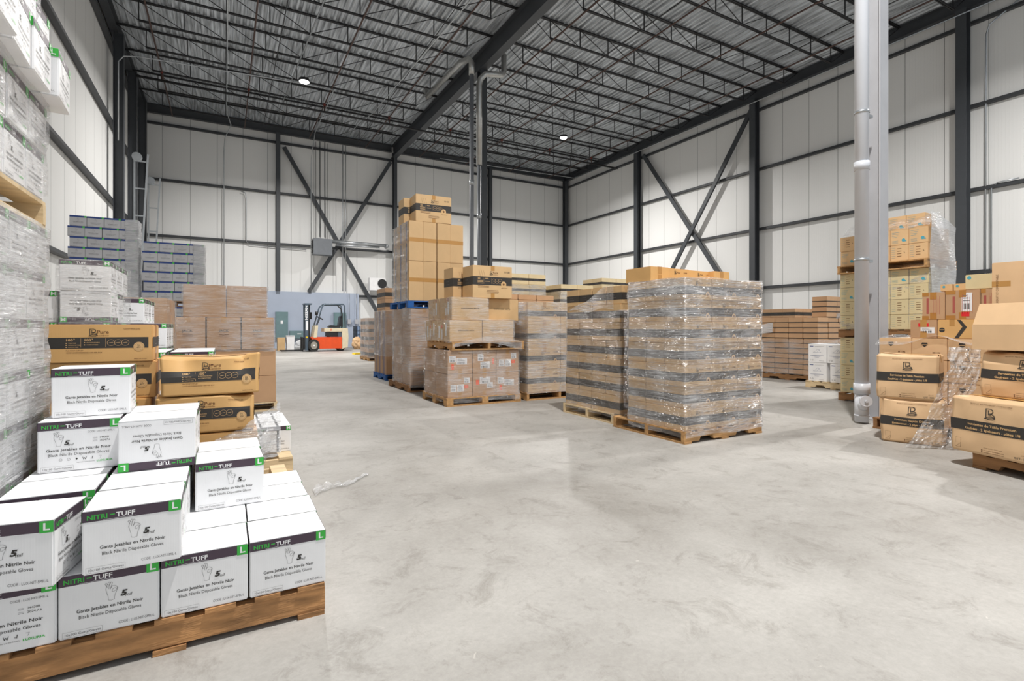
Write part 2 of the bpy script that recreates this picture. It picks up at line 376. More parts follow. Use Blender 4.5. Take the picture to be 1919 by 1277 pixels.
def glove_print(W, H, size='L', var='A', color=('NITRI', 'Black', 'Noir'), thin=True):
    p = Pr(W, H); bh = 0.165 * H
    p.rect(0.001, H - bh, W - 0.001, H - 0.0005, PURPLE)
    gw = 0.13 * W if W > 0.2 else 0.16 * W
    gx = W - 0.016 - gw if False else W - gw - 0.001
    p.rect(gx, H - bh - 0.002, gx + gw, H - 0.0002, GREEN, 2)
    p.text(size, gx + gw / 2, H - bh * 0.82, bh * 0.92, WINK, 0.03, 'C', lay=3, sx=1.15)
    t = W * 0.20
    p.text('NITRI', 0.045 * W, H - bh * 0.80, bh * 0.62, GREEN, 0.02, wid=t)
    p.rect(0.045 * W + t * 1.12, H - bh * 0.57, 0.045 * W + t * 1.36, H - bh * 0.47, GREEN, 2)
    p.text('TUFF', 0.045 * W + t * 1.42, H - bh * 0.80, bh * 0.62, WINK, 0.02, wid=t * 0.95)
    p.line([(0.20 * W, H - bh * 0.93), (0.045 * W + t * 2.4, H - bh * 0.90)], 0.0008, WINK)
    if var == 'A':
        hand(p, 0.43 * W, 0.50 * H, 0.29 * H, GREYINK)
        p.text('5', 0.60 * W, 0.53 * H, 0.125 * H, BLACK, 0.05, shear=0.25, sx=1.25)
        p.text('mil', 0.645 * W, 0.51 * H, 0.075 * H, BLACK, 0.0, shear=0.25)
        p.text('Gants Jetables en Nitrile Noir', 0.50 * W, 0.385 * H, 0.075 * H, BLACK, 0.012, 'C', wid=0.66 * W)
        p.text('Black Nitrile Disposable Gloves', 0.50 * W, 0.285 * H, 0.075 * H, BLACK, 0.0, 'C', wid=0.62 * W)
        p.text('CODE : LUX-NIT-5MIL-' + size, 0.95 * W, 0.085 * H, 0.06 * H, GREYINK, 0, 'R', wid=0.37 * W)
    else:
        p.text('CODE : LUX-NIT-5MIL-' + size, 0.93 * W, 0.745 * H, 0.05 * H, GREYINK, 0, 'R', wid=0.34 * W)
        hand(p, 0.17 * W, 0.52 * H, 0.28 * H, GREYINK)
        p.text('5', 0.31 * W, 0.53 * H, 0.12 * H, BLACK, 0.05, shear=0.25, sx=1.25)
        p.text('mil', 0.355 * W, 0.51 * H, 0.07 * H, BLACK, 0.0, shear=0.25)
        p.text('24430R', 0.74 * W, 0.615 * H, 0.05 * H, BLACK, 0.0); p.text('2024.7.6', 0.74 * W, 0.555 * H, 0.05 * H, BLACK, 0.0)
        for q in (0.62, 0.56): p.line([(0.66 * W, q * H), (0.71 * W, q * H)], 0.001, GREYINK); p.line([(0.66 * W, (q + 0.02) * H), (0.71 * W, (q + 0.02) * H)], 0.0007, GREYINK)
        p.text('Gants Jetables en Nitrile Noir', 0.10 * W, 0.41 * H, 0.075 * H, BLACK, 0.012, wid=0.78 * W)
        p.text('Black Nitrile Disposable Gloves', 0.12 * W, 0.315 * H, 0.075 * H, BLACK, 0.0, wid=0.74 * W)
        for k in range(6):
            cx = (0.27 + 0.095 * k) * W; cy = 0.235 * H
            if k in (0, 1): p.ring(cx, cy, 0.022 * H * 1.1, 0.0008, GREYINK, n=12); p.line([(cx - 0.002, cy - 0.002), (cx + 0.002, cy + 0.002)], 0.0006, GREYINK)
            elif k == 2: p.disc(cx, cy, 0.018 * H, BLACK, n=8); p.line([(cx, cy), (cx, cy - 0.005)], 0.0006, BLACK)
            elif k == 3: p.line([(cx - 0.006, cy + 0.004), (cx - 0.003, cy - 0.005), (cx, cy + 0.001), (cx + 0.003, cy - 0.005), (cx + 0.006, cy + 0.004)], 0.0016, BLACK)
            elif k == 4: p.line([(cx, cy - 0.005), (cx + 0.001, cy + 0.004)], 0.0018, BLACK); p.line([(cx - 0.004, cy - 0.005), (cx - 0.004, cy - 0.001)], 0.0012, BLACK)
            else: p.line([(cx - 0.004, cy + 0.004), (cx + 0.004, cy + 0.004), (cx + 0.002, cy - 0.001), (cx, cy - 0.005)], 0.0008, GREYINK)
        p.text('imported and distributed by', 0.46 * W, 0.15 * H, 0.03 * H, GREYINK, 0, wid=0.22 * W)
        p.text('LUXURIA', 0.70 * W, 0.14 * H, 0.05 * H, GREEN, 0.02, wid=0.20 * W)
    x0, y0, x1, y1 = 0.04 * W, 0.03 * H, 0.42 * W, 0.115 * H
    if var == 'A' or True:
        p.text('10x100 Gants/Gloves', 0.055 * W, 0.052 * H, 0.055 * H, GREYINK, 0, wid=0.35 * W)
        p.line([(x0, y0), (x1, y0), (x1, y1), (x0, y1)], 0.0005, GREYINK, True)
    return p

GW, GD, GH = 0.261, 0.2315, 0.199
def glove_kind(size, fvar='A', flip=False, plain=False):
    f = glove_print(GW, GH, size, fvar); r = glove_print(GD, GH, size, 'B' if fvar == 'A' else 'A'); l = glove_print(GD, GH, size, 'A')
    if flip: f.flip(); r.flip(); l.flip()
    return Kind('glove_case', GW, GD, GH, WHITE, {'front': f, 'right': r, 'left': l}, flaps=True)
gL = glove_kind('L'); gLB = glove_kind('L', 'B'); gLF = glove_kind('L', 'A', True)
gM = glove_kind('M'); gMF = glove_kind('M', 'A', True)
# extra large-lot glove cases on the near wrapped tower: printed side towards +X
p_ = glove_print(GW, GH, 'L', 'A'); q_ = glove_print(GD, GH, 'L', 'B')
gT = Kind('glove_case', GW, GD, GH, WHITE, {'front': glove_print(GW, GH, 'L', 'A'), 'right': glove_print(GD, GH, 'L', 'B')}, flaps=True)

def blue_print(W, H):
    p = Pr(W, H); bh = 0.17 * H
    p.rect(0.001, H - bh, W - 0.001, H - 0.0005, BLUEINK)
    p.rect(W - 0.13 * W, H - bh, W - 0.001, H - 0.0002, GREEN, 2)
    hand(p, 0.43 * W, 0.48 * H, 0.29 * H, GREYINK)
    p.text('Gants Jetables en Nitrile', 0.5 * W, 0.37 * H, 0.08 * H, GREYINK, 0.02, 'C', wid=0.6 * W)
    p.text('Nitrile Disposable Gloves', 0.5 * W, 0.27 * H, 0.07 * H, GREYINK, 0, 'C', wid=0.55 * W)
    p.text('10x100 Gants/Gloves', 0.055 * W, 0.052 * H, 0.055 * H, GREYINK, 0, wid=0.35 * W)
    return p
gB = Kind('blue_banded_case', GW, GD, GH, PALEB, {'front': blue_print(GW, GH), 'right': blue_print(GD, GH)})

def bamboo_front(W, H, band=(0.36, 0.66), code='COUV-BOL12-32', style='lid', nb=1):
    p = Pr(W, H); b0, b1 = band[0] * H, band[1] * H; bh = b1 - b0
    p.rect(0.0, b0, W - (0.02 if style == 'lid' else 0), b1, BLACK, 1, 2)
    if style == 'lid':
        logoB(p, 0.405 * W, b1 + 0.02 * H, 0.20 * H, BLACK)
        p.text('Pure', 0.475 * W, b1 + 0.10 * H, 0.13 * H, BROWNINK, 0.01, wid=0.11 * W)
        p.text('bamboo', 0.475 * W, b1 + 0.03 * H, 0.06 * H, BROWNINK, 0.0, wid=0.11 * W)
        p.text(code, 0.72 * W, H * 0.87, 0.05 * H, BROWNINK, 0.015, wid=0.16 * W)
        for x in (0.20, 0.36):
            p.text('100', x * W, b0 + bh * 0.66, bh * 0.30, TANINK, 0.02, wid=0.065 * W); p.text('%', (x + 0.07) * W, b0 + bh * 0.78, bh * 0.16, TANINK, 0.02)
        for k, t in enumerate(('TREE FREE', 'CHLORINE FREE', 'PLASTIC FREE')):
            p.text(t, 0.225 * W, b0 + bh * (0.44 - 0.18 * k), bh * 0.12, TANINK, 0.01); p.disc(0.208 * W, b0 + bh * (0.48 - 0.18 * k), bh * 0.05, TANINK, n=8)
        for k, t in enumerate(('BIODEGRADABLE', 'COMPOSTABLE')):
            p.text(t, 0.385 * W, b0 + bh * (0.48 - 0.20 * k), bh * 0.12, TANINK, 0.01); p.disc(0.367 * W, b0 + bh * (0.52 - 0.20 * k), bh * 0.05, TANINK, n=8)
        for x in (0.335, 0.555): p.line([(x * W, b0 + bh * 0.1), (x * W, b1 - bh * 0.1)], 0.0010, TANINK)
        for k in range(3):
            p.ring((0.605 + 0.066 * k) * W, b0 + bh * 0.5, bh * 0.28, 0.0013, TANINK); p.line([((0.588 + 0.066 * k) * W, b0 + bh * 0.48), ((0.622 + 0.066 * k) * W, b0 + bh * 0.52)], 0.002, TANINK)
        p.disc(0.865 * W, b0 + bh * 0.12, bh * 0.42, TANINK, 2, 28); p.ring(0.865 * W, b0 + bh * 0.12, bh * 0.33, 0.0006, BROWNINK, 3)
        logoB(p, 0.845 * W, b0 - bh * 0.02, bh * 0.34, BLACK); p.it[-4:] = [(a, b, c, 3) for a, b, c, d in p.it[-4:]]
        p.text('PLA SOUP CUP LID', 0.205 * W, b0 - 0.065 * H, 0.042 * H, BROWNINK, 0.01, wid=0.15 * W)
        p.text('12OZ/16OZ/24OZ/32OZ/ 1000 PER BOX', 0.205 * W, b0 - 0.125 * H, 0.045 * H, BROWNINK, 0.01, wid=0.32 * W)
        p.text('MADE IN CHINA', 0.82 * W, 0.06 * H, 0.04 * H, BROWNINK, 0.01, wid=0.12 * W)
    elif style == 'big':
        for k in range(3): p.line([((0.15 + 0.055 * k) * W, 0.86 * H), ((0.20 + 0.055 * k) * W, 0.62 * H + 0.06 * H * (k == 9))], 0.0022, BROWNINK)
        logoB(p, 0.42 * W, 0.71 * H, 0.12 * H, BLACK)
        p.text('Pure', 0.50 * W, 0.765 * H, 0.085 * H, BROWNINK, 0.01, wid=0.13 * W); p.text('bamboo', 0.50 * W, 0.72 * H, 0.035 * H, BROWNINK, 0, wid=0.13 * W)
        p.text('51150', 0.80 * W, 0.80 * H, 0.07 * H, BLACK, 0.02, wid=0.14 * W)
        p.text('400', 0.12 * W, b0 + bh * 0.70, bh * 0.22, TANINK, 0.02); p.text('100%', 0.30 * W, b0 + bh * 0.70, bh * 0.22, TANINK, 0.02)
        for k in range(3): p.line([(0.12 * W, b0 + bh * (0.52 - 0.15 * k)), (0.25 * W, b0 + bh * (0.52 - 0.15 * k))], 0.006, TANINK)
        p.line([(0.31 * W, b0 + bh * 0.45), (0.42 * W, b0 + bh * 0.45)], 0.006, TANINK)
        for x in (0.275, 0.475): p.line([(x * W, b0 + bh * 0.15), (x * W, b1 - bh * 0.15)], 0.0018, TANINK)
        for k in range(3): p.ring((0.525 + 0.082 * k) * W, b0 + bh * 0.5, bh * 0.27, 0.0022, TANINK); p.line([((0.505 + 0.082 * k) * W, b0 + bh * 0.5), ((0.545 + 0.082 * k) * W, b0 + bh * 0.5)], 0.004, TANINK)
        p.disc(0.78 * W, b0 + bh * 0.15, bh * 0.36, TANINK, 2); p.disc(0.78 * W, b0 + bh * 0.15, bh * 0.14, BROWNINK, 3)
        for k in range(2): p.line([(0.13 * W, b0 - (0.03 + 0.04 * k) * H), ((0.40) * W, b0 - (0.03 + 0.04 * k) * H)], 0.006, BROWNINK)
        p.text('MADE IN CHINA', 0.72 * W, b0 - 0.09 * H, 0.03 * H, BROWNINK, 0.01)
        for k in range(3): p.line([((0.36 - 0.01 * (k % 2)) * W, (0.24 - 0.04 * k) * H), ((0.64 + 0.01 * (k % 2)) * W, (0.24 - 0.04 * k) * H)], 0.005, BROWNINK)
    elif style == 'small':
        logoB(p, 0.40 * W, b1 + 0.05 * H, 0.17 * H, BLACK, 0.003)
        p.text('Pure', 0.50 * W, b1 + 0.10 * H, 0.12 * H, BROWNINK, 0.01, wid=0.16 * W)
        p.text('51088', 0.78 * W, b1 + 0.12 * H, 0.10 * H, BROWNINK, 0.015, wid=0.14 * W)
        for k in range(3): p.line([((0.10 + 0.05 * k) * W, H * 0.95), ((0.14 + 0.05 * k) * W, b1 + 0.04 * H)], 0.0015, BROWNINK)
        p.disc(0.84 * W, b0 + bh * 0.05, bh * 0.33, TANINK, 2, 16); p.disc(0.84 * W, b0 + bh * 0.05, bh * 0.15, BROWNINK, 3, 10)
        for k in range(3): p.ring((0.52 + 0.09 * k) * W, b0 + bh * 0.5, bh * 0.24, 0.0015, TANINK, n=12)
        for k in range(3): p.line([(0.14 * W, b0 + bh * (0.7 - 0.2 * k)), (0.36 * W, b0 + bh * (0.7 - 0.2 * k))], 0.004, GREYINK)
        for k in range(2): p.line([(0.12 * W, b0 * (0.7 - 0.3 * k)), (0.45 * W, b0 * (0.7 - 0.3 * k))], 0.003, BROWNINK)
    return p
def band_side(W, H, band, m=None):
    p = Pr(W, H); p.rect(0, band[0] * H, W, band[1] * H, BLACK, 1, 2)
    p.text('51150', 0.3 * W, (band[0] * 0.4 + band[1] * 0.6) * H, 0.06 * H, GREYINK, 0.01, wid=0.25 * W)
    p.line([(0.3 * W, (band[0] * 0.7 + band[1] * 0.3) * H), (0.62 * W, (band[0] * 0.7 + band[1] * 0.3) * H)], 0.004, GREYINK)
    return p
LB = (0.37, 0.66)
def lid_kind(deform=None, plain=False):
    pr = {} if plain else {'front': bamboo_front(0.46, 0.197, LB), 'right': band_side(0.33, 0.197, LB)}
    return Kind('soup_lid_carton', 0.46, 0.33, 0.197, KRAFT2, pr, deform, tape='x', tapem=TAPED)
def crush_a(x, y, z):
    t = max(0, (z - 0.10) / 0.1); f = max(0, (-y - 0.05) / 0.115)
    sag = math.exp(-((x + 0.13) / 0.07) ** 2) * 0.035 + math.exp(-((x - 0.15) / 0.05) ** 2) * 0.03
    return (x + 0.012 * t * (1 if x > 0 else -1) * 0.6, y + sag * 1.5 * t * f - 0.012 * (1 - t) * f * 0, z - sag * 0.35 * t * f + 0.012 * t * abs(x) / 0.23 + (0.02 * t if x > 0.15 else 0) * f)
def crush_b(x, y, z):
    t = max(0, (z - 0.12) / 0.077); f = max(0, (-y - 0.03) / 0.13)
    s = math.exp(-((x - 0.17) / 0.05) ** 2) * 0.028
    return (x, y + s * t * f, z - s * 0.5 * t * f)
lidA = lid_kind(); lidC = lid_kind(crush_a); lidD = lid_kind(crush_b); lidP = lid_kind(plain=True)

BB = (0.40, 0.66)
bigB = Kind('bamboo_carton', 0.64, 0.36, 0.47, KRAFT, {'front': bamboo_front(0.64, 0.47, BB, style='big'), 'left': band_side(0.36, 0.47, BB)}, tape='y')
SB = (0.24, 0.64)
smB = Kind('bamboo_carton', 0.372, 0.258, 0.205, KRAFT, {'front': bamboo_front(0.372, 0.205, SB, style='small'), 'left': band_side(0.258, 0.205, SB)}, bulge=0.004)
smR = Kind('bamboo_carton', 0.258, 0.372, 0.205, KRAFT, {'front': band_side(0.258, 0.205, SB), 'left': bamboo_front(0.372, 0.205, SB, style='small')})
smT = Kind('bamboo_carton', 0.372, 0.258, 0.15, KRAFT2, {'front': (lambda p: (logoB(p, 0.15, 0.09, 0.035, BLACK, 0.003), p.text('Pure', 0.19, 0.10, 0.025, BROWNINK, 0.01), p.text('51088', 0.29, 0.10, 0.02, BROWNINK, 0.02), p)[-1])(Pr(0.372, 0.15)), 'left': Pr(0.258, 0.15)}, tape='x')
smU = Kind('bamboo_carton', 0.258, 0.372, 0.15, KRAFT2, {}, tape='y')
CBd = (0.38, 0.62)
mdB = Kind('bamboo_carton', 0.58, 0.48, 0.338, KRAFT, {'front': bamboo_front(0.58, 0.338, CBd, style='small'), 'left': band_side(0.48, 0.338, CBd)}, tape='y')
drk = Kind('banded_carton', 0.39, 0.39, 0.255, KRAFTB, {'front': band_side(0.39, 0.255, (0.2, 0.6)), 'left': band_side(0.39, 0.255, (0.2, 0.6))})
flat = Kind('flat_carton', 0.36, 0.38, 0.085, KRAFTB, {'left': Pr(0.38, 0.085).rect(0.0, 0.0, 0.38, 0.016, BLACK)})
pale = Kind('bamboo_carton', 0.40, 0.34, 0.21, box_mat('pale_cream_board', 'E0CBA0', 0.04), {'front': band_side(0.40, 0.21, (0.35, 0.6)), 'left': band_side(0.34, 0.21, (0.35, 0.6))})

def tall_p(W, H):
    p = Pr(W, H); p.rect(0, H * 0.48, W, H * 0.58, TAPE); return p
tall = Kind('tall_carton', 0.245, 0.31, 0.68, KRAFT, {'front': tall_p(0.245, 0.68), 'left': Pr(0.31, 0.68).rect(0.12, 0, 0.18, 0.68, BLUEINK).rect(0, 0.31, 0.31, 0.35, TAPE, 2)}, bulge=0)
def word_p(W, H, lines, y=0.5, s=0.07, m=None, bold=0.02):
    p = Pr(W, H)
    for k, (t, w) in enumerate(lines): p.text(t, W / 2, (y - 0.11 * k) * H, s * H, m or BLACK, bold, 'C', wid=w * W)
    return p
med = Kind('brown_carton', 0.48, 0.48, 0.325, KRAFTB, {'front': word_p(0.48, 0.325, [('STAY ANYWHERE', 0.5)]), 'left': tall_p(0.48, 0.325)}, tape='y')
dw = Kind('brown_carton', 0.50, 0.46, 0.30, KRAFT, {'front': word_p(0.5, 0.30, [('DISPENSER ARTS', 0.5)]), 'left': Pr(0.46, 0.3).rect(0.05, 0.05, 0.10, 0.22, LABELW).rect(0.16, 0.03, 0.20, 0.17, LABELW).rect(0.3, 0.08, 0.35, 0.26, LABELW).rect(0.16, 0.19, 0.20, 0.23, ORANGEL)}, tape='x')
def ship(p, x, y, w, h, m=None):
    p.rect(x, y, x + w, y + h, m or LABELW, 1)
    for k in range(7): p.rect(x + w * (0.1 + 0.11 * k), y + h * 0.1, x + w * (0.13 + 0.11 * k + 0.02 * (k % 3)), y + h * 0.42, BLACK, 2)
    for k in range(3): p.rect(x + w * 0.1, y + h * (0.56 + 0.13 * k), x + w * (0.8 - 0.15 * k), y + h * (0.60 + 0.13 * k), GREYINK, 2)
def lab_front(W, H, n):
    p = Pr(W, H)
    if n == 0: ship(p, 0.04, 0.08, 0.09, 0.1); ship(p, 0.14, 0.08, 0.1, 0.1); p.rect(0.25, 0.12, 0.31, 0.17, ORANGEL, 1); ship(p, 0.24, 0.19, 0.09, 0.08)
    elif n == 1: p.rect(0.05, 0.16, 0.10, 0.23, ORANGEL, 1); ship(p, 0.11, 0.17, 0.17, 0.1); ship(p, 0.22, 0.11, 0.1, 0.08)
    elif n == 2: ship(p, 0.02, 0.16, 0.1, 0.09); p.rect(0.05, 0.06, 0.09, 0.14, ORANGEL, 1); ship(p, 0.13, 0.13, 0.16, 0.09)
    else: ship(p, 0.08, 0.17, 0.09, 0.1); ship(p, 0.12, 0.06, 0.15, 0.1); p.rect(0.31, 0.12, 0.34, 0.2, ORANGEL, 1)
    return p
labK = [Kind('brown_carton', 0.37, 0.46, 0.325, KRAFTB, {'front': lab_front(0.37, 0.325, n)}, tape='y') for n in range(4)]
jack = Kind('jack_carton', 0.372, 0.40, 0.41, KRAFTB, {'front': word_p(0.372, 0.41, [('JACK', 0.30)], 0.56, 0.10).text('and', 0.186, 0.205, 0.012, BROWNINK, 0, 'C').text('WALLMAN', 0.186, 0.185, 0.022, BROWNINK, 0.02, 'C', wid=0.11).line([(0.13, 0.17), (0.24, 0.17)], 0.003, BROWNINK).line([(0.14, 0.155), (0.23, 0.155)], 0.002, BROWNINK).line([(0.12, 0.06), (0.25, 0.06)], 0.003, BROWNINK).line([(0.12, 0.04), (0.25, 0.04)], 0.006, BROWNINK)}, tape='y')
jackW = Kind('plain_carton', 0.46, 0.42, 0.40, KRAFTB, {}, tape='x')
jackL = Kind('plain_carton', 0.40, 0.40, 0.345, KRAFTB, {}, tape='x')

def cream_print(W, H, a):
    p = Pr(W, H)
    if a == 0:
        for k in range(4): p.line([(0.40 * W, (0.78 - 0.16 * k) * H), (0.60 * W, (0.78 - 0.16 * k) * H)], 0.007, BROWNINK)
        for k in range(6): p.line([(0.08 * W, (0.85 - 0.13 * k) * H), (0.28 * W, (0.85 - 0.13 * k) * H)], 0.002, TEAL)
        p.text('L', 0.75 * W, 0.5 * H, 0.13 * H, BLACK, 0.03)
    else:
        for k in range(4): p.line([(0.10 * W, (0.82 - 0.10 * k) * H), ((0.5 - 0.04 * k) * W, (0.82 - 0.10 * k) * H)], 0.003, TEAL)
        p.disc(0.72 * W, 0.30 * H, 0.10 * H, TEAL, 2, 16); p.rect(0.66 * W, 0.2 * H, 0.88 * W, 0.27 * H, TEAL, 1)
        for k in range(3): p.line([(0.10 * W, (0.28 - 0.07 * k) * H), (0.42 * W, (0.28 - 0.07 * k) * H)], 0.0025, TEAL)
    return p
crA = Kind('cream_carton', 0.222, 0.30, 0.205, CREAM, {'front': cream_print(0.222, 0.205, 0)})
crB = Kind('cream_carton', 0.222, 0.30, 0.205, CREAM, {'front': cream_print(0.222, 0.205, 1)})
crC = Kind('cream_carton', 0.222, 0.30, 0.215, box_mat('warm_cream_board', 'DDB889', 0.04), {'front': cream_print(0.222, 0.215, 1)})
crD = Kind('cream_carton', 0.222, 0.30, 0.215, MATS['warm_cream_board'], {'front': cream_print(0.222, 0.215, 0)})
def shoe_print(W, H):
    p = Pr(W, H)
    p.rect(0.08 * W, 0.86 * H, 0.28 * W, 0.90 * H, BLUEINK); p.line([(0.35 * W, 0.88 * H), (0.85 * W, 0.88 * H)], 0.003, GREYINK)
    p.line([(0.28 * W, 0.56 * H), (0.40 * W, 0.62 * H), (0.52 * W, 0.74 * H), (0.60 * W, 0.70 * H), (0.66 * W, 0.58 * H), (0.70 * W, 0.55 * H), (0.28 * W, 0.55 * H)], 0.0022, BLUEINK)
    p.line([(0.48 * W, 0.56 * H), (0.60 * W, 0.70 * H)], 0.002, BLUEINK)
    p.line([(0.12 * W, 0.38 * H), (0.82 * W, 0.38 * H)], 0.005, BLUEINK); p.line([(0.30 * W, 0.33 * H), (0.66 * W, 0.33 * H)], 0.003, BLUEINK); p.line([(0.36 * W, 0.28 * H), (0.58 * W, 0.28 * H)], 0.003, BLUEINK)
    p.ring(0.13 * W, 0.13 * H, 0.03 * H, 0.002, BLACK, n=8); p.ring(0.25 * W, 0.13 * H, 0.03 * H, 0.003, BLACK, n=8); p.line([(0.6 * W, 0.10 * H), (0.85 * W, 0.10 * H)], 0.003, GREYINK)
    return p
shoe = Kind('white_carton', 0.33, 0.36, 0.335, WHITE, {'front': shoe_print(0.33, 0.335)}, flaps=True)

def napkin(W, H, en=False):
    p = Pr(W, H); b0, b1 = (0.40 * H, 0.60 * H)
    p.rect(0, b0, W, b1, BLACK, 1, 2)
    logoB(p, 0.43 * W, 0.655 * H, 0.19 * H, BLACK)
    p.text('PRODUIT RECYCLABLE ET COMPOSTABLE', 0.5 * W, 0.90 * H, 0.032 * H, BROWNINK, 0, 'C', wid=0.48 * W)
    t = ('Premium Napkin Dinner', 'Embossed - 2 plys - 1/8 fold') if en else ('Serviettes de Table Premium', 'Gaufrées - 2 épaisseurs - pliées 1/8')
    p.text(t[0], 0.5 * W, 0.515 * H, 0.062 * H, TANINK, 0.025, 'C', wid=0.56 * W); p.text(t[1], 0.5 * W, 0.43 * H, 0.062 * H, TANINK, 0.025, 'C', wid=0.64 * W)
    x, y = 0.07 * W, 0.07 * H
    p.line([(x, y + 0.03), (x, y + 0.075), (x + 0.04, y + 0.075), (x + 0.04, y + 0.03)], 0.001, BROWNINK); p.line([(x + 0.04, y + 0.035), (x, y), (x + 0.035, y), (x + 0.04, y + 0.035)], 0.0015, BROWNINK)
    p.text('PAPIER BLANC / WHITE PAPER', 0.52 * W, 0.13 * H, 0.022 * H, BROWNINK, 0, 'C', wid=0.22 * W)
    for k in range(2): p.disc(0.39 * W, (0.095 - 0.035 * k) * H, 0.012 * H, BROWNINK, n=8); p.text('www.luxuriaemballage.com' if k == 0 else 'info@luxuriaemballage.com', 0.41 * W, (0.085 - 0.035 * k) * H, 0.025 * H, BROWNINK, 0.01, wid=0.24 * W)
    p.text('QTÉ : 3000', 0.93 * W, 0.06 * H, 0.045 * H, BLACK, 0.01, 'R', wid=0.17 * W); p.text('15 x 15', 0.92 * W, 0.12 * H, 0.03 * H, BROWNINK, 0.0, 'R', wid=0.08 * W)
    return p
def nside(W, H):
    p = Pr(W, H); p.rect(0, 0.40 * H, W, 0.60 * H, BLACK, 1, 2); logoB(p, 0.12 * W, 0.45 * H, 0.09 * H, TANINK); p.text('Pure bamboo', 0.36 * W, 0.48 * H, 0.05 * H, TANINK, 0.01)
    p.text('PRODUIT ET', 0.3 * W, 0.9 * H, 0.03 * H, BROWNINK); p.line([(0.3 * W, 0.12 * H), (0.65 * W, 0.12 * H)], 0.004, BROWNINK); return p
def bulgey(a, seed, sag=0.0, W=0.5, D=0.4, H=0.43):
    def f(x, y, z):
        u = 1 - (2 * x / W) ** 2; v = 1 - (2 * z / H - 1) ** 2; w = 1 - (2 * y / D) ** 2
        u = max(u, 0); v = max(v, 0); w = max(w, 0)
        q = mnoise.noise(Vector((x * 6 + seed, y * 6, z * 6))) * 0.010 * min(1, z / 0.08)
        sx = 1 if x > 0 else -1; sy = 1 if y > 0 else -1
        return (x + sx * a * v * w * abs(2 * x / W) ** 3 + q, y + sy * a * u * v * abs(2 * y / D) ** 3 + q, z - sag * max(0, z / H) * u * 1.0 * (0.6 + 0.4 * w) + 0.5 * q * min(1, z / H))
    return f
NW, ND, NH = 0.47, 0.38, 0.425
nkA = Kind('napkin_carton', NW, ND, NH, KRAFTN, {'front': napkin(NW, NH), 'right': nside(ND, NH)}, bulgey(0.012, 3, 0.012, NW, ND, NH), tape='x', bev=0.012)
nkB = Kind('napkin_carton', NW, ND, NH, KRAFTN, {'front': napkin(NW, NH, True), 'left': nside(ND, NH)}, bulgey(0.022, 7, 0.02, NW, ND, NH), tape='x', bev=0.014)
n2 = (0.58, 0.42, 0.43)
nkC = Kind('napkin_carton', *n2, KRAFTN, {'front': napkin(n2[0], n2[2]), 'left': nside(n2[1], n2[2])}, bulgey(0.008, 11, 0.006, *n2), tape='x', bev=0.01)
def crush_n(x, y, z):
    b = bulgey(0.01, 15, 0.02, n2[0], n2[1], 0.37)(x, y, z); t = max(0, (z - 0.27) / 0.1); f = max(0, (-y - 0.05) / 0.16)
    s = 0.05 * t * f * (0.6 + 0.4 * math.sin(x * 22))
    return (b[0], b[1] + s, b[2] - s * 0.4)
nkD = Kind('napkin_carton', n2[0], n2[1], 0.37, KRAFTN, {'front': napkin(n2[0], 0.37)}, crush_n, bev=0.01)

# ------------------------------------------------------------------ pallets
PCH = {}
def pallet(x0, y0, z0, wx, wy, label, m=WOOD, alongx=False, blocks=False, group=None, solid=False):
    """wx, wy world extents; stringers run along Y unless alongx"""
    key = (round(wx, 2), round(wy, 2), m.name, alongx, blocks, solid)
    L, Wd = (wx, wy) if alongx else (wy, wx)      # local: stringer along local x, length L
    if key not in PCH:
        parts = []
        for k in range(3):
            s = MB(); yy = (-Wd / 2 + 0.025) if k == 0 else (Wd / 2 - 0.025 if k == 2 else 0)
            if blocks:
                for q in (-1, 0, 1):
                    s = MB(); s.box((q * (L / 2 - 0.06), yy + (0.025 if k == 0 else -0.025 if k == 2 else 0), 0.053), (0.12, 0.1, 0.07), m); parts.append(('block', s.mesh('block')))
                s = MB(); s.box((0, yy + (0.025 if k == 0 else -0.025 if k == 2 else 0), 0.096), (L, 0.1, 0.016), m)
            elif solid:
                s.prism([(-L / 2, 0.018), (-0.1, 0.024), (L / 2, 0.018), (L / 2, 0.104), (0.05, 0.102), (-L / 2, 0.104)], 'y', yy - 0.019, yy + 0.019, m)
            else:
                n0, n1 = 0.14 * L, 0.32 * L; z = 0.018; h = 0.104
                prof = [(-L / 2, z), (-n1, z), (-n1 + 0.02, 0.055), (-n0 - 0.02, 0.055), (-n0, z), (n0, z), (n0 + 0.02, 0.055), (n1 - 0.02, 0.055), (n1, z), (L / 2, z), (L / 2, h), (-L / 2, h)]
                s.prism(prof, 'y', yy - 0.019, yy + 0.019, m)
            parts.append(('stringer', s.mesh('stringer')))
        nb = 7
        for k in range(nb):
            s = MB(); s.box((-L / 2 + 0.05 + (L - 0.1) * k / (nb - 1), 0, 0.112), (0.095 - 0.01 * (k % 2), Wd, 0.016), m); parts.append(('deck_board', s.mesh('deck_board')))
        for k in range(3):
            s = MB(); s.box(((-1 + k) * (L / 2 - 0.05), 0, 0.009), (0.095, Wd, 0.018), m); parts.append(('bottom_board', s.mesh('bottom_board')))
        PCH[key] = parts
    r = thing('pallet', label, 'pallet', (x0 + wx / 2, y0 + wy / 2, z0), 0 if alongx else math.pi / 2, group)
    for n, me in PCH[key]: mk(n, me, r)
    return r
PH = 0.1215

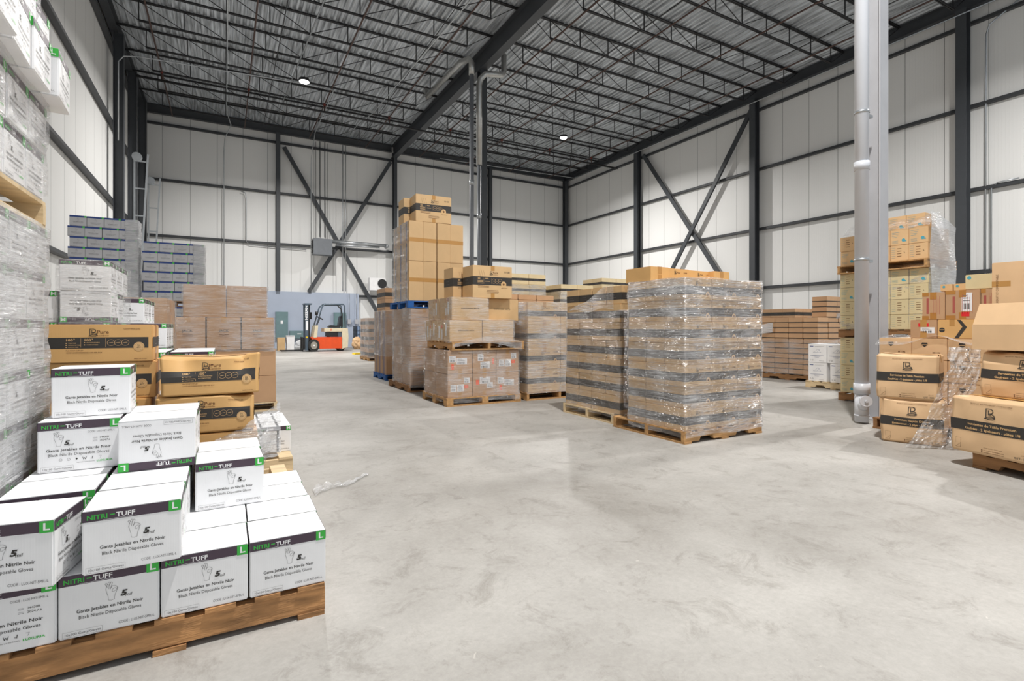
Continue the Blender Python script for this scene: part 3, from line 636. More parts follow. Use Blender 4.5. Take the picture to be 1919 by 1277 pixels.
# ------------------------------------------------------------------ stretch film shells
def wrap(x0, y0, x1, y1, z0, z1, label, m=FILM, rows=0.21, amp=0.006, seed=0, cap=False, step=0.035, off=0.012, group=None, name='stretch_wrap', fn=None):
    cx, cy = (x0 + x1) / 2, (y0 + y1) / 2; a, b = (x1 - x0) / 2 + off, (y1 - y0) / 2 + off; r = 0.03
    per = []
    def corner(px, py, s):
        for k in range(4):
            t = s + k * math.pi / 6; per.append((px + r * math.cos(t), py + r * math.sin(t), math.cos(t), math.sin(t)))
    n1 = max(2, int(2 * b / step)); n2_ = max(2, int(2 * a / step))
    for k in range(1, n1): per.append((a, -b + r + (2 * b - 2 * r) * k / n1, 1, 0))
    corner(a - r, b - r, 0)
    for k in range(1, n2_): per.append((a - r - (2 * a - 2 * r) * k / n2_, b, 0, 1))
    corner(-a + r, b - r, math.pi / 2)
    for k in range(1, n1): per.append((-a, b - r - (2 * b - 2 * r) * k / n1, -1, 0))
    corner(-a + r, -b + r, math.pi)
    for k in range(1, n2_): per.append((-a + r + (2 * a - 2 * r) * k / n2_, -b, 0, -1))
    corner(a - r, -b + r, 1.5 * math.pi)
    nz = max(3, int((z1 - z0) / step)); H = z1 - z0; n = len(per); vs = []; fs = []
    for j in range(nz + 1):
        z = H * j / nz
        for i, (x, y, nx, ny) in enumerate(per):
            q = mnoise.noise(Vector((x * 5 + seed * 7.1, y * 5, z * 9))) * amp + mnoise.noise(Vector((x * 17 + seed, y * 17, z * 30))) * amp * 0.35
            q += 0.003
            if fn:
                dx, dy, dz = fn(x, y, z, H)
            else: dx = dy = dz = 0
            zz = z + (mnoise.noise(Vector((x * 3 + seed, y * 3, 5))) * 0.02 if j in (0, nz) else 0)
            vs.append((x + nx * q + dx, y + ny * q + dy, zz + dz))
    for j in range(nz):
        for i in range(n):
            i2 = (i + 1) % n; fs.append((j * n + i, j * n + i2, (j + 1) * n + i2, (j + 1) * n + i))
    mb = MB(); mb.add(vs, fs, m, True)
    if cap:
        o = len(vs) - n; w = 0.10; vin = []
        for i, (x, y, nx, ny) in enumerate(per):
            X, Y, Z = vs[o + i]; s = max(0.0, 1 - w / max(0.01, math.hypot(x, y))); vin.append((X * s, Y * s, H + 0.006 + 0.006 * mnoise.noise(Vector((X * 9, Y * 9, seed)))))
        mb.add([vs[o + i] for i in range(n)] + vin, [(i, (i + 1) % n, n + (i + 1) % n, n + i) for i in range(n)], m, True)
    o = mb.obj(name, None, (cx, cy, z0), fix=False)
    return tag(o, label, 'plastic wrap', group)

def sheet(pts_fn, nu, nv, label, m=FILMC, name='plastic_film', loc=(0, 0, 0)):
    vs = [pts_fn(i / nu, j / nv) for j in range(nv + 1) for i in range(nu + 1)]
    fs = [(j * (nu + 1) + i, j * (nu + 1) + i + 1, (j + 1) * (nu + 1) + i + 1, (j + 1) * (nu + 1) + i) for j in range(nv) for i in range(nu)]
    vs = [(v[0] - loc[0], v[1] - loc[1], v[2] - loc[2]) for v in vs]
    mb = MB(); mb.add(vs, fs, m, True)
    return tag(mb.obj(name, None, loc, fix=False), label, 'plastic film')

# ================================================================== THE SETTING
XL, XR, YB, YF, ZR = -3.5, 21.1, 30.0, -8.0, 11.75
def concrete():
    m = bpy.data.materials.new('worn_concrete'); m.use_nodes = True; nt = m.node_tree; N = nt.nodes; L = nt.links; b = N['Principled BSDF']
    tc = N.new('ShaderNodeTexCoord')
    def nz(s, d=5, ds=0.0, r=0.6):
        n = N.new('ShaderNodeTexNoise'); n.inputs['Scale'].default_value = s; n.inputs['Detail'].default_value = d; n.inputs['Distortion'].default_value = ds; n.inputs['Roughness'].default_value = r
        L.new(tc.outputs['Object'], n.inputs['Vector']); return n
    def ramp(src, stops):
        r = N.new('ShaderNodeValToRGB'); e = r.color_ramp.elements
        e[0].position, e[0].color = stops[0][0], stops[0][1]; e[1].position, e[1].color = stops[-1][0], stops[-1][1]
        for p, c in stops[1:-1]: q = e.new(p); q.color = c
        L.new(src, r.inputs[0]); return r
    def g(h): return H_(h) + (1,)
    a = ramp(nz(0.55, 8, 0.3, 0.65).outputs[0], [(0.30, g('8F8B85')), (0.50, g('A9A6A1')), (0.70, g('BCB9B4'))])
    s = ramp(nz(4.2, 12, 0.8, 0.8).outputs[0], [(0.36, (0.55, 0.53, 0.5, 1)), (0.48, (1, 1, 1, 1)), (0.62, (1, 1, 1, 1)), (0.72, (1.14, 1.14, 1.14, 1))])
    mu = N.new('ShaderNodeMix'); mu.data_type = 'RGBA'; mu.blend_type = 'MULTIPLY'; mu.inputs[0].default_value = 0.52
    L.new(a.outputs[0], mu.inputs[6]); L.new(s.outputs[0], mu.inputs[7])
    f = ramp(nz(38, 6, 0.2, 0.8).outputs[0], [(0.3, (0.7, 0.7, 0.69, 1)), (0.7, (1.1, 1.1, 1.1, 1))])
    m2 = N.new('ShaderNodeMix'); m2.data_type = 'RGBA'; m2.blend_type = 'MULTIPLY'; m2.inputs[0].default_value = 0.5
    L.new(mu.outputs[2], m2.inputs[6]); L.new(f.outputs[0], m2.inputs[7])
    sp = ramp(nz(7, 12, 2.5, 0.7).outputs[0], [(0.66, (0, 0, 0, 1)), (0.72, (1, 1, 1, 1))])
    m3 = N.new('ShaderNodeMix'); m3.data_type = 'RGBA'; L.new(m2.outputs[2], m3.inputs[6]); m3.inputs[7].default_value = g('D8D3CB')
    sc = N.new('ShaderNodeMath'); sc.operation = 'MULTIPLY'; sc.inputs[1].default_value = 0.55; L.new(sp.outputs[0], sc.inputs[0]); L.new(sc.outputs[0], m3.inputs[0])
    L.new(m3.outputs[2], b.inputs['Base Color'])
    rr = N.new('ShaderNodeMapRange'); rr.inputs[3].default_value = 0.38; rr.inputs[4].default_value = 0.62; L.new(nz(3, 6).outputs[0], rr.inputs[0]); L.new(rr.outputs[0], b.inputs['Roughness'])
    b.inputs['Specular IOR Level'].default_value = 0.35
    return m
def panel(name, ax, hexc='E4E4E2', ph=0.0):
    """insulated metal wall panel: fine ribs, joint every 1.15 m"""
    m = bpy.data.materials.new(name); m.use_nodes = True; nt = m.node_tree; N = nt.nodes; L = nt.links; b = N['Principled BSDF']
    b.inputs['Roughness'].default_value = 0.42
    tc = N.new('ShaderNodeTexCoord'); sx = N.new('ShaderNodeSeparateXYZ'); L.new(tc.outputs['Object'], sx.inputs[0]); u = sx.outputs[ax]
    def mth(op, a, v=None, w=None):
        n = N.new('ShaderNodeMath'); n.operation = op
        for k, q in enumerate((a, v, w)):
            if q is None: continue
            if isinstance(q, (int, float)): n.inputs[k].default_value = q
            else: L.new(q, n.inputs[k])
        return n.outputs[0]
    fr = mth('FRACT', mth('DIVIDE', mth('ADD', u, 100.0 + ph), 1.15)); seam = mth('LESS_THAN', fr, 0.012)
    fr2 = mth('FRACT', mth('DIVIDE', mth('ADD', u, 100.0 + ph), 0.0885)); rib = mth('LESS_THAN', fr2, 0.16)
    mix = N.new('ShaderNodeMix'); mix.data_type = 'RGBA'; mix.inputs[6].default_value = H_(hexc) + (1,); mix.inputs[7].default_value = H_('5C5C5C') + (1,)
    L.new(seam, mix.inputs[0]); L.new(mix.outputs[2], b.inputs['Base Color'])
    hgt = mth('ADD', mth('MULTIPLY', rib, -0.5), mth('MULTIPLY', seam, -2.0))
    bp = N.new('ShaderNodeBump'); bp.inputs['Strength'].default_value = 0.5; bp.inputs['Distance'].default_value = 0.006; L.new(hgt, bp.inputs['Height']); L.new(bp.outputs[0], b.inputs['Normal'])
    return m
DECK = mat('galvanised_deck', 'B8BDC2', 0.42, 0.3, var=0.55, scale=2.2, stretch=(5, 0.35, 1))
DADO = mat('blue_grey_painted_concrete', 'A9B3C4', 0.7, var=0.04, scale=1.5)

def structure(mb, name): return tag(mb.obj(name), kind='structure')
s = MB(); s.box(((XL + XR) / 2, (YB + YF) / 2, -0.1), (XR - XL + 0.4, YB - YF + 0.4, 0.2), concrete()); structure(s, 'floor')
s = MB(); s.box(((XL + XR) / 2, YB + 0.1, ZR / 2), (XR - XL + 0.4, 0.2, ZR), panel('wall_panel_back', 0, ph=0.35)); structure(s, 'wall_back')
s = MB(); s.box((XR + 0.1, (YB + YF) / 2, ZR / 2), (0.2, YB - YF, ZR), panel('wall_panel_right', 1)); structure(s, 'wall_right')
s = MB(); s.box((XL - 0.1, (YB + YF) / 2, ZR / 2), (0.2, YB - YF, ZR), panel('wall_panel_left', 1, ph=0.5)); structure(s, 'wall_left')
s = MB(); prof = []
n = int((XR - XL) / 0.20)
for k in range(n + 1):
    x = XL + k * 0.20
    prof += [(x, ZR), (x + 0.075, ZR), (x + 0.10, ZR + 0.055), (x + 0.175, ZR + 0.055)]
prof = prof + [(p[0], p[1] + 0.02) for p in reversed(prof)]
vs = [(p, YF, q) for p, q in prof] + [(p, YB, q) for p, q in prof]; N_ = len(prof); half = N_ // 2
fs = [(i, i + 1, N_ + i + 1, N_ + i) for i in range(half - 1)] + [(i, i + 1, N_ + i + 1, N_ + i) for i in range(half, N_ - 1)]
s.add(vs, fs, DECK); tag(s.obj('ceiling', fix=False), kind='structure')
s = MB(); s.box(((XL + 6.66) / 2, YB - 0.15, 1.5), (6.66 - XL, 0.3, 3.0), DADO); structure(s, 'trim_1')
s = MB(); s.box((14.0, YB - 0.03, 0.12), (14.0, 0.06, 0.24), GPAINT); structure(s, 'baseboard_back')

def hprof(w, d, t=0.016, tw=0.012):
    """H section, flanges normal to the d direction"""
    return [(-w / 2, -d / 2), (w / 2, -d / 2), (w / 2, -d / 2 + t), (tw / 2, -d / 2 + t), (tw / 2, d / 2 - t), (w / 2, d / 2 - t), (w / 2, d / 2), (-w / 2, d / 2), (-w / 2, d / 2 - t), (-tw / 2, d / 2 - t), (-tw / 2, -d / 2 + t), (-w / 2, -d / 2 + t)]
def column(x, y, z0, z1, w, d, rz, label, m=CHAR, group=None):
    r = thing('steel_column', label, 'column', (x, y, z0), rz, group)
    s = MB(); s.prism(hprof(w, d), 'z', 0.0 if z0 > 0.5 else 0.02, z1 - z0, m); s.obj('shaft', r)
    if z0 < 0.5:
        s = MB(); s.box((0, 0, 0.01), (w + 0.12, d + 0.12, 0.02), m); s.obj('base_plate', r)
    return r
for i, x in enumerate((2.48, 8.7, 14.9)):
    column(x, YB - 0.32, 3.0 if x < 6 else 0, 11.3, 0.2, 0.3, 0, 'charcoal steel column on the back wall, %s from the left' % ORD[i])
column(XR - 0.32, YB - 0.32, 0, 11.3, 0.25, 0.3, 0, 'charcoal corner column where back and right walls meet')
column(XL + 0.2, YB - 0.5, 3.0, 11.3, 0.25, 0.3, 0, 'charcoal corner column where back and left walls meet')
for i, y in enumerate((22.5, 15.0, 7.5)):
    column(XR - 0.32, y, 0, 11.3, 0.28, 0.32, math.pi / 2, 'charcoal steel column on the right wall, %s from far corner' % ORD[i])
for i, y in enumerate((22.3, 25.4, 28.3)):
    column(XL + 0.32, y, 0, 11.3, 0.24, 0.3, math.pi / 2, 'charcoal steel column on the left wall, %s from the camera' % ORD[i])
column(8.7, 18.0, 0, 11.0, 0.28, 0.30, 0, 'dark free-standing column beside twin grey downpipes')
column(6.81, 3.30, 0, 10.99, 0.18, 0.20, 0, 'light grey free-standing column behind the big pale pipe', GPAINT)

def girt(a, b, label):
    a = Vector(a); b = Vector(b); s = MB(); s.bar(a, b, 0.15, 0.09, CHARD); s.bar(a + Vector((0, 0, 0.06)), b + Vector((0, 0, 0.06)), 0.02, 0.04, CHARD)
    return tag(s.obj('wall_girt'), label, 'girt')
GZ = [('lowest', 2.86), ('second lowest', 5.5), ('third', 8.19), ('top', 10.87)]
for nme, z in GZ:
    x0 = 6.7 if z < 3 else XL
    girt((x0, YB - 0.09, z), (XR - 0.18, YB - 0.09, z), '%s dark horizontal girt on the white back wall' % nme)
    girt((XR - 0.09, YF, z), (XR - 0.09, YB, z), '%s dark horizontal girt on the white right wall' % nme)
    girt((XL + 0.09, YF, z), (XL + 0.09, YB - 0.3, z), '%s dark horizontal girt on the white left wall' % nme)
def brace(a, b, label):
    s = MB(); s.bar(a, b, 0.10, 0.20, CHAR); tag(s.obj('cross_brace'), label, 'brace')
brace((2.78, YB - 0.24, 10.64), (7.75, YB - 0.24, 1.9), 'charcoal diagonal brace falling rightwards across back wall')
brace((8.45, YB - 0.34, 10.7), (3.98, YB - 0.34, 3.0), 'charcoal diagonal brace rising rightwards across back wall')
brace((XR - 0.24, 22.1, 10.9), (XR - 0.24, 15.4, 1.5), 'charcoal diagonal brace falling towards camera on right wall')
brace((XR - 0.36, 15.1, 10.9), (XR - 0.36, 21.7, 1.5), 'charcoal diagonal brace rising towards camera on right wall')
# eave beams and main beam
def ibeam(x, y, z, w, h, axis, a, b, label, m=CHAR, name='roof_beam'):
    pr = [(p + (x if axis == 'y' else y), q + z) for p, q in hprof(w, h)]
    s = MB(); s.prism(pr, axis, a, b, m); return tag(s.obj(name), label, 'beam')
ibeam(8.7, 0, 11.36, 0.30, 0.72, 'y', YF, YB - 0.02, 'deep charcoal main beam running overhead to the back wall')
ibeam(0, YB - 0.22, 11.52, 0.20, 0.42, 'x', XL, 8.54, 'charcoal eave beam atop left part of back wall')
ibeam(0, YB - 0.22, 11.52, 0.20, 0.42, 'x', 8.86, XR - 0.3, 'charcoal eave beam atop right part of back wall')
ibeam(XR - 0.2, 0, 11.52, 0.24, 0.42, 'y', YF, YB, 'charcoal eave beam atop the right wall')
ibeam(XL + 0.2, 0, 11.52, 0.24, 0.42, 'y', YF, YB, 'charcoal eave beam atop the left wall')

# joists: parts top chord, bottom chord, web
def joist_parts(L):
    z1, z0 = 0.66, 0.03; P = []
    s = MB()
    for y in (-0.03, 0.03): s.box((L / 2, y, z1), (L, 0.045, 0.04), BLK); s.box((L / 2, y + (0.012 if y > 0 else -0.012), z1 + 0.0), (L, 0.05, 0.012), BLK)
    P.append(('top_chord', s.mesh('top_chord')))
    s = MB(); e = 1.0
    for y in (-0.025, 0.025): s.box((L / 2, y, z0), (L - 2 * e, 0.035, 0.045), BLK)
    P.append(('bottom_chord', s.mesh('bottom_chord')))
    s = MB(); n = round((L - 2 * e) / 1.25); st = (L - 2 * e) / n
    s.bar((0.1, 0, z1), (e, 0, z0), 0.018, 0.018, BLK); s.bar((L - 0.1, 0, z1), (L - e, 0, z0), 0.018, 0.018, BLK)
    for k in range(n + 1):
        x = e + k * st; s.bar((x, 0, z0), (x, 0, z1), 0.03, 0.03, BLK, up=(0, 1, 0))
        if k < n:
            if k < n / 2: s.bar((x, 0, z1), (x + st, 0, z0), 0.02, 0.02, BLK)
            else: s.bar((x, 0, z0), (x + st, 0, z1), 0.02, 0.02, BLK)
    P.append(('web', s.mesh('web')))
    return P
for x0, x1, side in ((XL + 0.08, 8.55, 'left'), (8.85, XR - 0.08, 'right')):
    JP = joist_parts(x1 - x0)
    for k in range(14):
        y = YB - 1.9 - 1.875 * k
        r = thing('roof_joist', 'black open-web roof joist, %s from back wall, %s bay' % (ORD[k], side), 'joist', (x0, y, ZR - 0.69), 0, 'roof joists of the %s bay' % side)
        for n_, me in JP: mk(n_, me, r)

# sprinkler pipes and conduits
def pipe(pts, r, m, name, label, cat='pipe', n=8, group=None):
    s = MB(); s.tube(pts, r, m, n); return tag(s.obj(name), label, cat, group)
mp_ = pipe([(XL + 0.6, 24.0, 10.62), (XR - 0.5, 24.0, 10.62)], 0.05, BLK, 'sprinkler_main', 'black sprinkler main pipe slung under the joists near back wall')
for i, x in enumerate((-2.1, 0.9, 3.9, 6.8, 9.9, 12.8, 15.8, 18.7)):
    r = thing('sprinkler_branch', 'brown sprinkler branch pipe through the joists, %s from left wall' % ORD[i], 'pipe', (x, 24.0, 11.0))
    s = MB(); s.tube([(0, 4.8, 0), (0, -19.5, 0)], 0.028, RUST, 7); s.obj('branch_pipe', r)
    s = MB(); s.tube([(0, 0.09, -0.02), (0, 0.09, -0.36)], 0.03, RUST, 7); s.obj('riser', r)
    for y in (0.09,):
        s = MB(); s.tube([(0, y, 0.045), (0, y, -0.07)], 0.045, REDF, 8); s.obj('coupling', r)
for i, (x, z) in enumerate(((1.0, 11.06), (5.6, 11.06), (11.5, 11.08), (17.2, 11.08))):
    pipe([(x + 0.7, 28.3, z - 0.02), (x + 0.7, 4.2, z - 0.02)], 0.016, BLK, 'bridging_rod', 'thin black bridging rod under the joists, %s from left' % ORD[i], 'rod', 6)
pipe([(XR - 0.5, 6.0, 11.12), (XR - 0.5, 27.9, 11.12), (XR - 0.6, 28.3, 11.12), (11.0, 28.4, 10.95)], 0.02, GALV, 'conduit', 'thin pale conduit running below the right eave', 'conduit', 6)
pipe([(XL + 0.35, 22.0, 7.5), (XL + 0.35, 22.0, 10.2), (XL + 0.5, 22.0, 10.42), (XL + 0.9, 22.0, 10.5), (2.7, 21.9, 10.75), (3.9, 21.9, 10.75), (4.0, 27.5, 10.9), (4.1, 29.5, 10.2), (4.1, 29.62, 9.4), (4.1, 29.62, 3.0)], 0.02, GALV, 'conduit', 'pale conduit from left wall past the left lamp', 'conduit', 6)
pipe([(0.1, 5.0, 11.0), (0.1, 27.0, 11.0), (0.3, 28.5, 10.9), (0.05, 29.6, 10.6), (0.0, 29.7, 9.9), (0.0, 29.72, 3.1)], 0.022, GALV, 'conduit', 'pale conduit running overhead then down left of back wall', 'conduit', 6)
pipe([(3.2, 5.0, 11.0), (2.2, 26.0, 11.02)], 0.022, GALV, 'conduit', 'pale straight conduit overhead in the left bay', 'conduit', 6)
pipe([(7.0, 5.0, 11.0), (6.0, 24.0, 11.0), (5.4, 27.3, 10.9)], 0.022, GALV, 'conduit', 'pale conduit overhead left of the main beam', 'conduit', 6)
pipe([(0.75, 29.78, 8.05), (0.95, 29.78, 8.0), (1.0, 29.78, 7.8), (1.0, 29.78, 5.5), (1.2, 29.9, 5.35), (3.9, 29.9, 5.3)], 0.02, GALV, 'conduit', 'pale conduit stepping along back wall behind grey cases', 'conduit', 6)
for i, x in enumerate((4.55, 4.8, 5.75, 5.9)):
    pipe([(x, 29.6, 11.2), (x, 29.6, 6.0 if i < 2 else 3.1)], 0.025, CHAR if i < 2 else GALV, 'conduit', 'thin vertical line on back wall by heater, %s from left' % ORD[i], 'conduit', 6)
pipe([(XR - 0.12, 5.9, 11.2), (XR - 0.14, 6.9, 10.6), (XR - 0.14, 6.98, 10.3), (XR - 0.14, 7.0, 1.0)], 0.022, GALV, 'conduit', 'vertical pale conduit right of the near right-wall column', 'conduit', 6)
pipe([(XR - 0.14, 6.2, 5.62), (XR - 0.14, 6.7, 5.6), (XR - 0.14, 6.85, 5.45), (XR - 0.14, 6.86, 0.5)], 0.022, GALV, 'conduit', 'second pale conduit bending down on the right wall', 'conduit', 6)

# downpipes
def downpipes():
    r = thing('downpipe', 'left grey downpipe beside the dark free-standing column', 'pipe', (8.05, 17.55, 0))
    s = MB(); s.tube([(0, 0, 0.02), (0, 0, 10.5)], 0.085, mat('mid_grey_pipe', '787B80', 0.4), 14); s.obj('pipe_run', r)
    s = MB(); s.tube([(0, 0, 10.5), (0, 0, 10.95), (-0.05, 0.05, 11.1), (-0.2, 0.5, 11.15), (-0.3, 4.0, 11.2), (-0.3, 4.1, 11.6)], 0.11, FOIL, 10); s.obj('foil_insulation', r)
    for z in (2.8, 6.4): s = MB(); s.tube([(0, 0, z), (0, 0, z + 0.18)], 0.10, GALV, 14); s.obj('coupling', r)
    r = thing('downpipe', 'right grey downpipe wrapped in foil insulation above, by dark column', 'pipe', (8.38, 17.6, 0))
    s = MB(); s.tube([(0, 0, 0.02), (0, 0, 7.2)], 0.075, MATS['mid_grey_pipe'], 14); s.obj('pipe_run', r)
    s = MB(); s.tube([(0, 0, 7.2), (0, 0, 10.2), (0.05, -0.05, 10.45), (0.2, -0.15, 10.62), (0.55, -0.2, 10.66), (0.85, -0.2, 10.7), (0.95, -0.2, 10.85), (0.95, -0.2, 11.5)], 0.11, FOIL, 10); s.obj('foil_insulation', r)
    for z in (2.8, 5.2): s = MB(); s.tube([(0, 0, z), (0, 0, z + 0.18)], 0.09, GALV, 14); s.obj('coupling', r)
downpipes()
px_, py_ = 6.40, 3.24
r = thing('rain_leader', 'big pale grey drain pipe with cleanout in front of grey column', 'pipe', (px_, py_, 0))
s = MB(); s.tube([(0, 0, 0.44), (0, 0, 10.6)], 0.071, PVC, 24); s.obj('pipe_run', r)
s = MB(); s.tube([(0, 0, 0.02), (0, 0, 0.34)], 0.071, PVC, 24); s.tube([(0, 0, 0.34), (0, 0, 0.46)], 0.082, PVC, 24); s.tube([(0, 0, 0.08), (0, 0, 0.10)], 0.075, PVC, 24); s.obj('wye_fitting', r)
dx = Vector((-0.72, -0.69, 0)).normalized()
s = MB(); s.tube([tuple(Vector((0, 0, 0.17)) + dx * 0.0), tuple(Vector((0, 0, 0.26)) + dx * 0.12)], 0.055, PVC, 20); s.obj('branch', r)
a_ = Vector((0, 0, 0.27)) + dx * 0.115; b_ = a_ + dx * 0.03; s = MB(); s.tube([a_, b_], 0.062, PVC, 24); s.tube([b_, b_ + dx * 0.02], 0.018, PVC, 4); s.obj('cleanout_cap', r)
for z in (1.86, 3.55):
    s = MB(); s.tube([(0, 0, z), (0, 0, z + 0.03)], 0.078, GALV, 20); s.box((0.15, 0.02, z + 0.015), (0.16, 0.05, 0.03), GALV); s.obj('pipe_clamp', r)
s = MB(); s.tube([(0, 0, 2.9), (0, 0, 3.0)], 0.079, PVC, 24); s.obj('coupling', r)

# lamps
LENS = bpy.data.materials.new('lamp_lens'); LENS.use_nodes = True
b = LENS.node_tree.nodes['Principled BSDF']; b.inputs['Emission Color'].default_value = (1, 0.97, 0.93, 1); b.inputs['Emission Strength'].default_value = 60
for i, (x, y) in enumerate(LAMPS):
    vis = i < 2
    r = thing('high_bay_lamp', ['glowing high bay lamp hanging in the left bay', 'glowing high bay lamp hanging in the right bay', 'high bay lamp above the left stacks', 'high bay lamp above the right side'][i], 'lamp', (x, y, 10.55))
    s = MB(); s.tube([(0, 0, 0.02), (0, 0, 0.12)], 0.19, BLK, 20); s.obj('housing', r)
    s = MB(); s.tube([(0, 0, 0.12), (0, 0, 1.2)], 0.012, BLK, 6); s.obj('hanger', r)
    s = MB(); s.tube([(0, 0, 0.0), (0, 0, 0.02)], 0.17, LENS, 20); s.obj('lens', r)
    li = bpy.data.lights.new('lamp_light', 'AREA'); li.shape = 'DISK'; li.size = 0.34; li.spread = math.radians(158); li.energy = LAMP_W * (1.0 if i < 2 else 0.8); li.color = (1, 0.975, 0.945)
    lo = bpy.data.objects.new('lamp_light', li); COL.objects.link(lo); lo.parent = r; lo.location = (0, 0, -0.03)

# heater, wall gear
r = thing('unit_heater', 'grey unit heater box hung on the back wall brace', 'heater', (4.45, 29.0, 4.95))
s = MB(); s.box((0.12, 0, 0.42), (0.95, 0.55, 0.85), mat('heater_grey', '6E7277', 0.5)); s.obj('casing', r)
s = MB()
for k in range(8): s.box((-0.37, 0, 0.12 + 0.085 * k), (0.05, 0.46, 0.03), BLK)
s.obj('louvre', r)
for x in (-0.2, 0.4): s = MB(); s.tube([(x, 0, 0.85), (x, 0, 6.0)], 0.012, BLK, 6); s.obj('hanger_rod', r)
r = thing('flue_pipe', 'silver flue pipe running right from the unit heater', 'pipe', (5.1, 29.2, 5.75))
s = MB(); s.tube([(0.0, 0, 0), (2.9, 0, 0)], 0.09, GALV, 12); s.obj('pipe_run', r)
s = MB(); s.tube([(2.9, 0, 0), (3.05, 0.1, 0), (3.05, 0.45, 0)], 0.1, GALV, 12); s.obj('elbow', r)
s = MB(); s.tube([(0.2, 0.05, -0.18), (2.6, 0.05, -0.12)], 0.05, GALV, 10); s.obj('air_pipe', r)
r = thing('condenser_unit', 'white outdoor-style fan unit on back wall above dado end', 'fan unit', (7.6, 29.45, 3.2))
s = MB(); s.box((0, 0, 0.35), (0.9, 0.4, 0.7), WHITE); s.obj('casing', r)
s = MB(); s.tube([(0.25, -0.21, 0.38), (0.25, -0.23, 0.38)], 0.26, BLK, 18); s.obj('fan_grille', r)
ELEC = mat('teal_grey_enamel', '6C868A', 0.45)
def cabinet(x, z, w, h, label, name='electrical_panel', y=29.62, d=0.16):
    r = thing(name, label, 'panel', (x, y, z)); s = MB(); s.box((0, 0, h / 2), (w, d, h), ELEC); s.obj('casing', r)
    s = MB(); s.box((0, -d / 2 - 0.006, h / 2), (w - 0.06, 0.012, h - 0.06), ELEC); s.obj('door', r)
    s = MB(); s.box((0, -d / 2 - 0.014, h * 0.62), (w * 0.2, 0.004, h * 0.12), LABELW); s.obj('notice', r)
cabinet(2.65, 0.5, 0.6, 1.42, 'teal grey electrical panel on blue-grey wall left of forklift')
cabinet(5.6, 0.5, 0.65, 1.42, 'teal grey electrical panel behind the forklift guard')
cabinet(3.5, 0.5, 0.95, 0.42, 'low teal grey wall cabinet left of forklift mast', 'wall_cabinet')
for i, x in enumerate((6.1, 6.5)):
    r = thing('disconnect_switch', 'small grey switch box with conduit, %s of two right of forklift' % ('left', 'right')[i], 'switch', (x, 29.6, 1.3))
    s = MB(); s.box((0, 0, 0.12), (0.18, 0.12, 0.24), GPAINT); s.obj('casing', r)
    s = MB(); s.tube([(0, 0.02, 0.24), (0, 0.02, 1.7)], 0.015, GALV, 6); s.obj('conduit', r)

# dock door tracks at left
for i, (x, y, zt) in enumerate(((-2.95, 24.0, 7.7), (-2.85, 27.2, 7.6))):
    r = thing('door_track', 'galvanised lifting door track leaning by left wall, %s' % ('nearer one', 'farther one')[i], 'door track', (x, y, 0))
    s = MB(); s.box((0, 0, zt / 2), (0.06, 0.05, zt), GALV); s.obj('rail', r)
    s = MB(); s.bar((0.05, 0, 0.0), (0.42, 0, zt), 0.06, 0.06, GALV); s.obj('rail', r)
    for k in range(7):
        z = 1.2 + k * (zt - 1.5) / 6; s = MB(); s.box((0.02 + 0.025 * z, 0, z), (0.06 + 0.045 * z, 0.03, 0.05), GALV); s.obj('rung', r)
    s = MB(); s.tube([(0.08, -0.1, zt - 0.15), (0.08, 0.1, zt - 0.15)], 0.16, GALV, 14); s.obj('cable_drum', r)

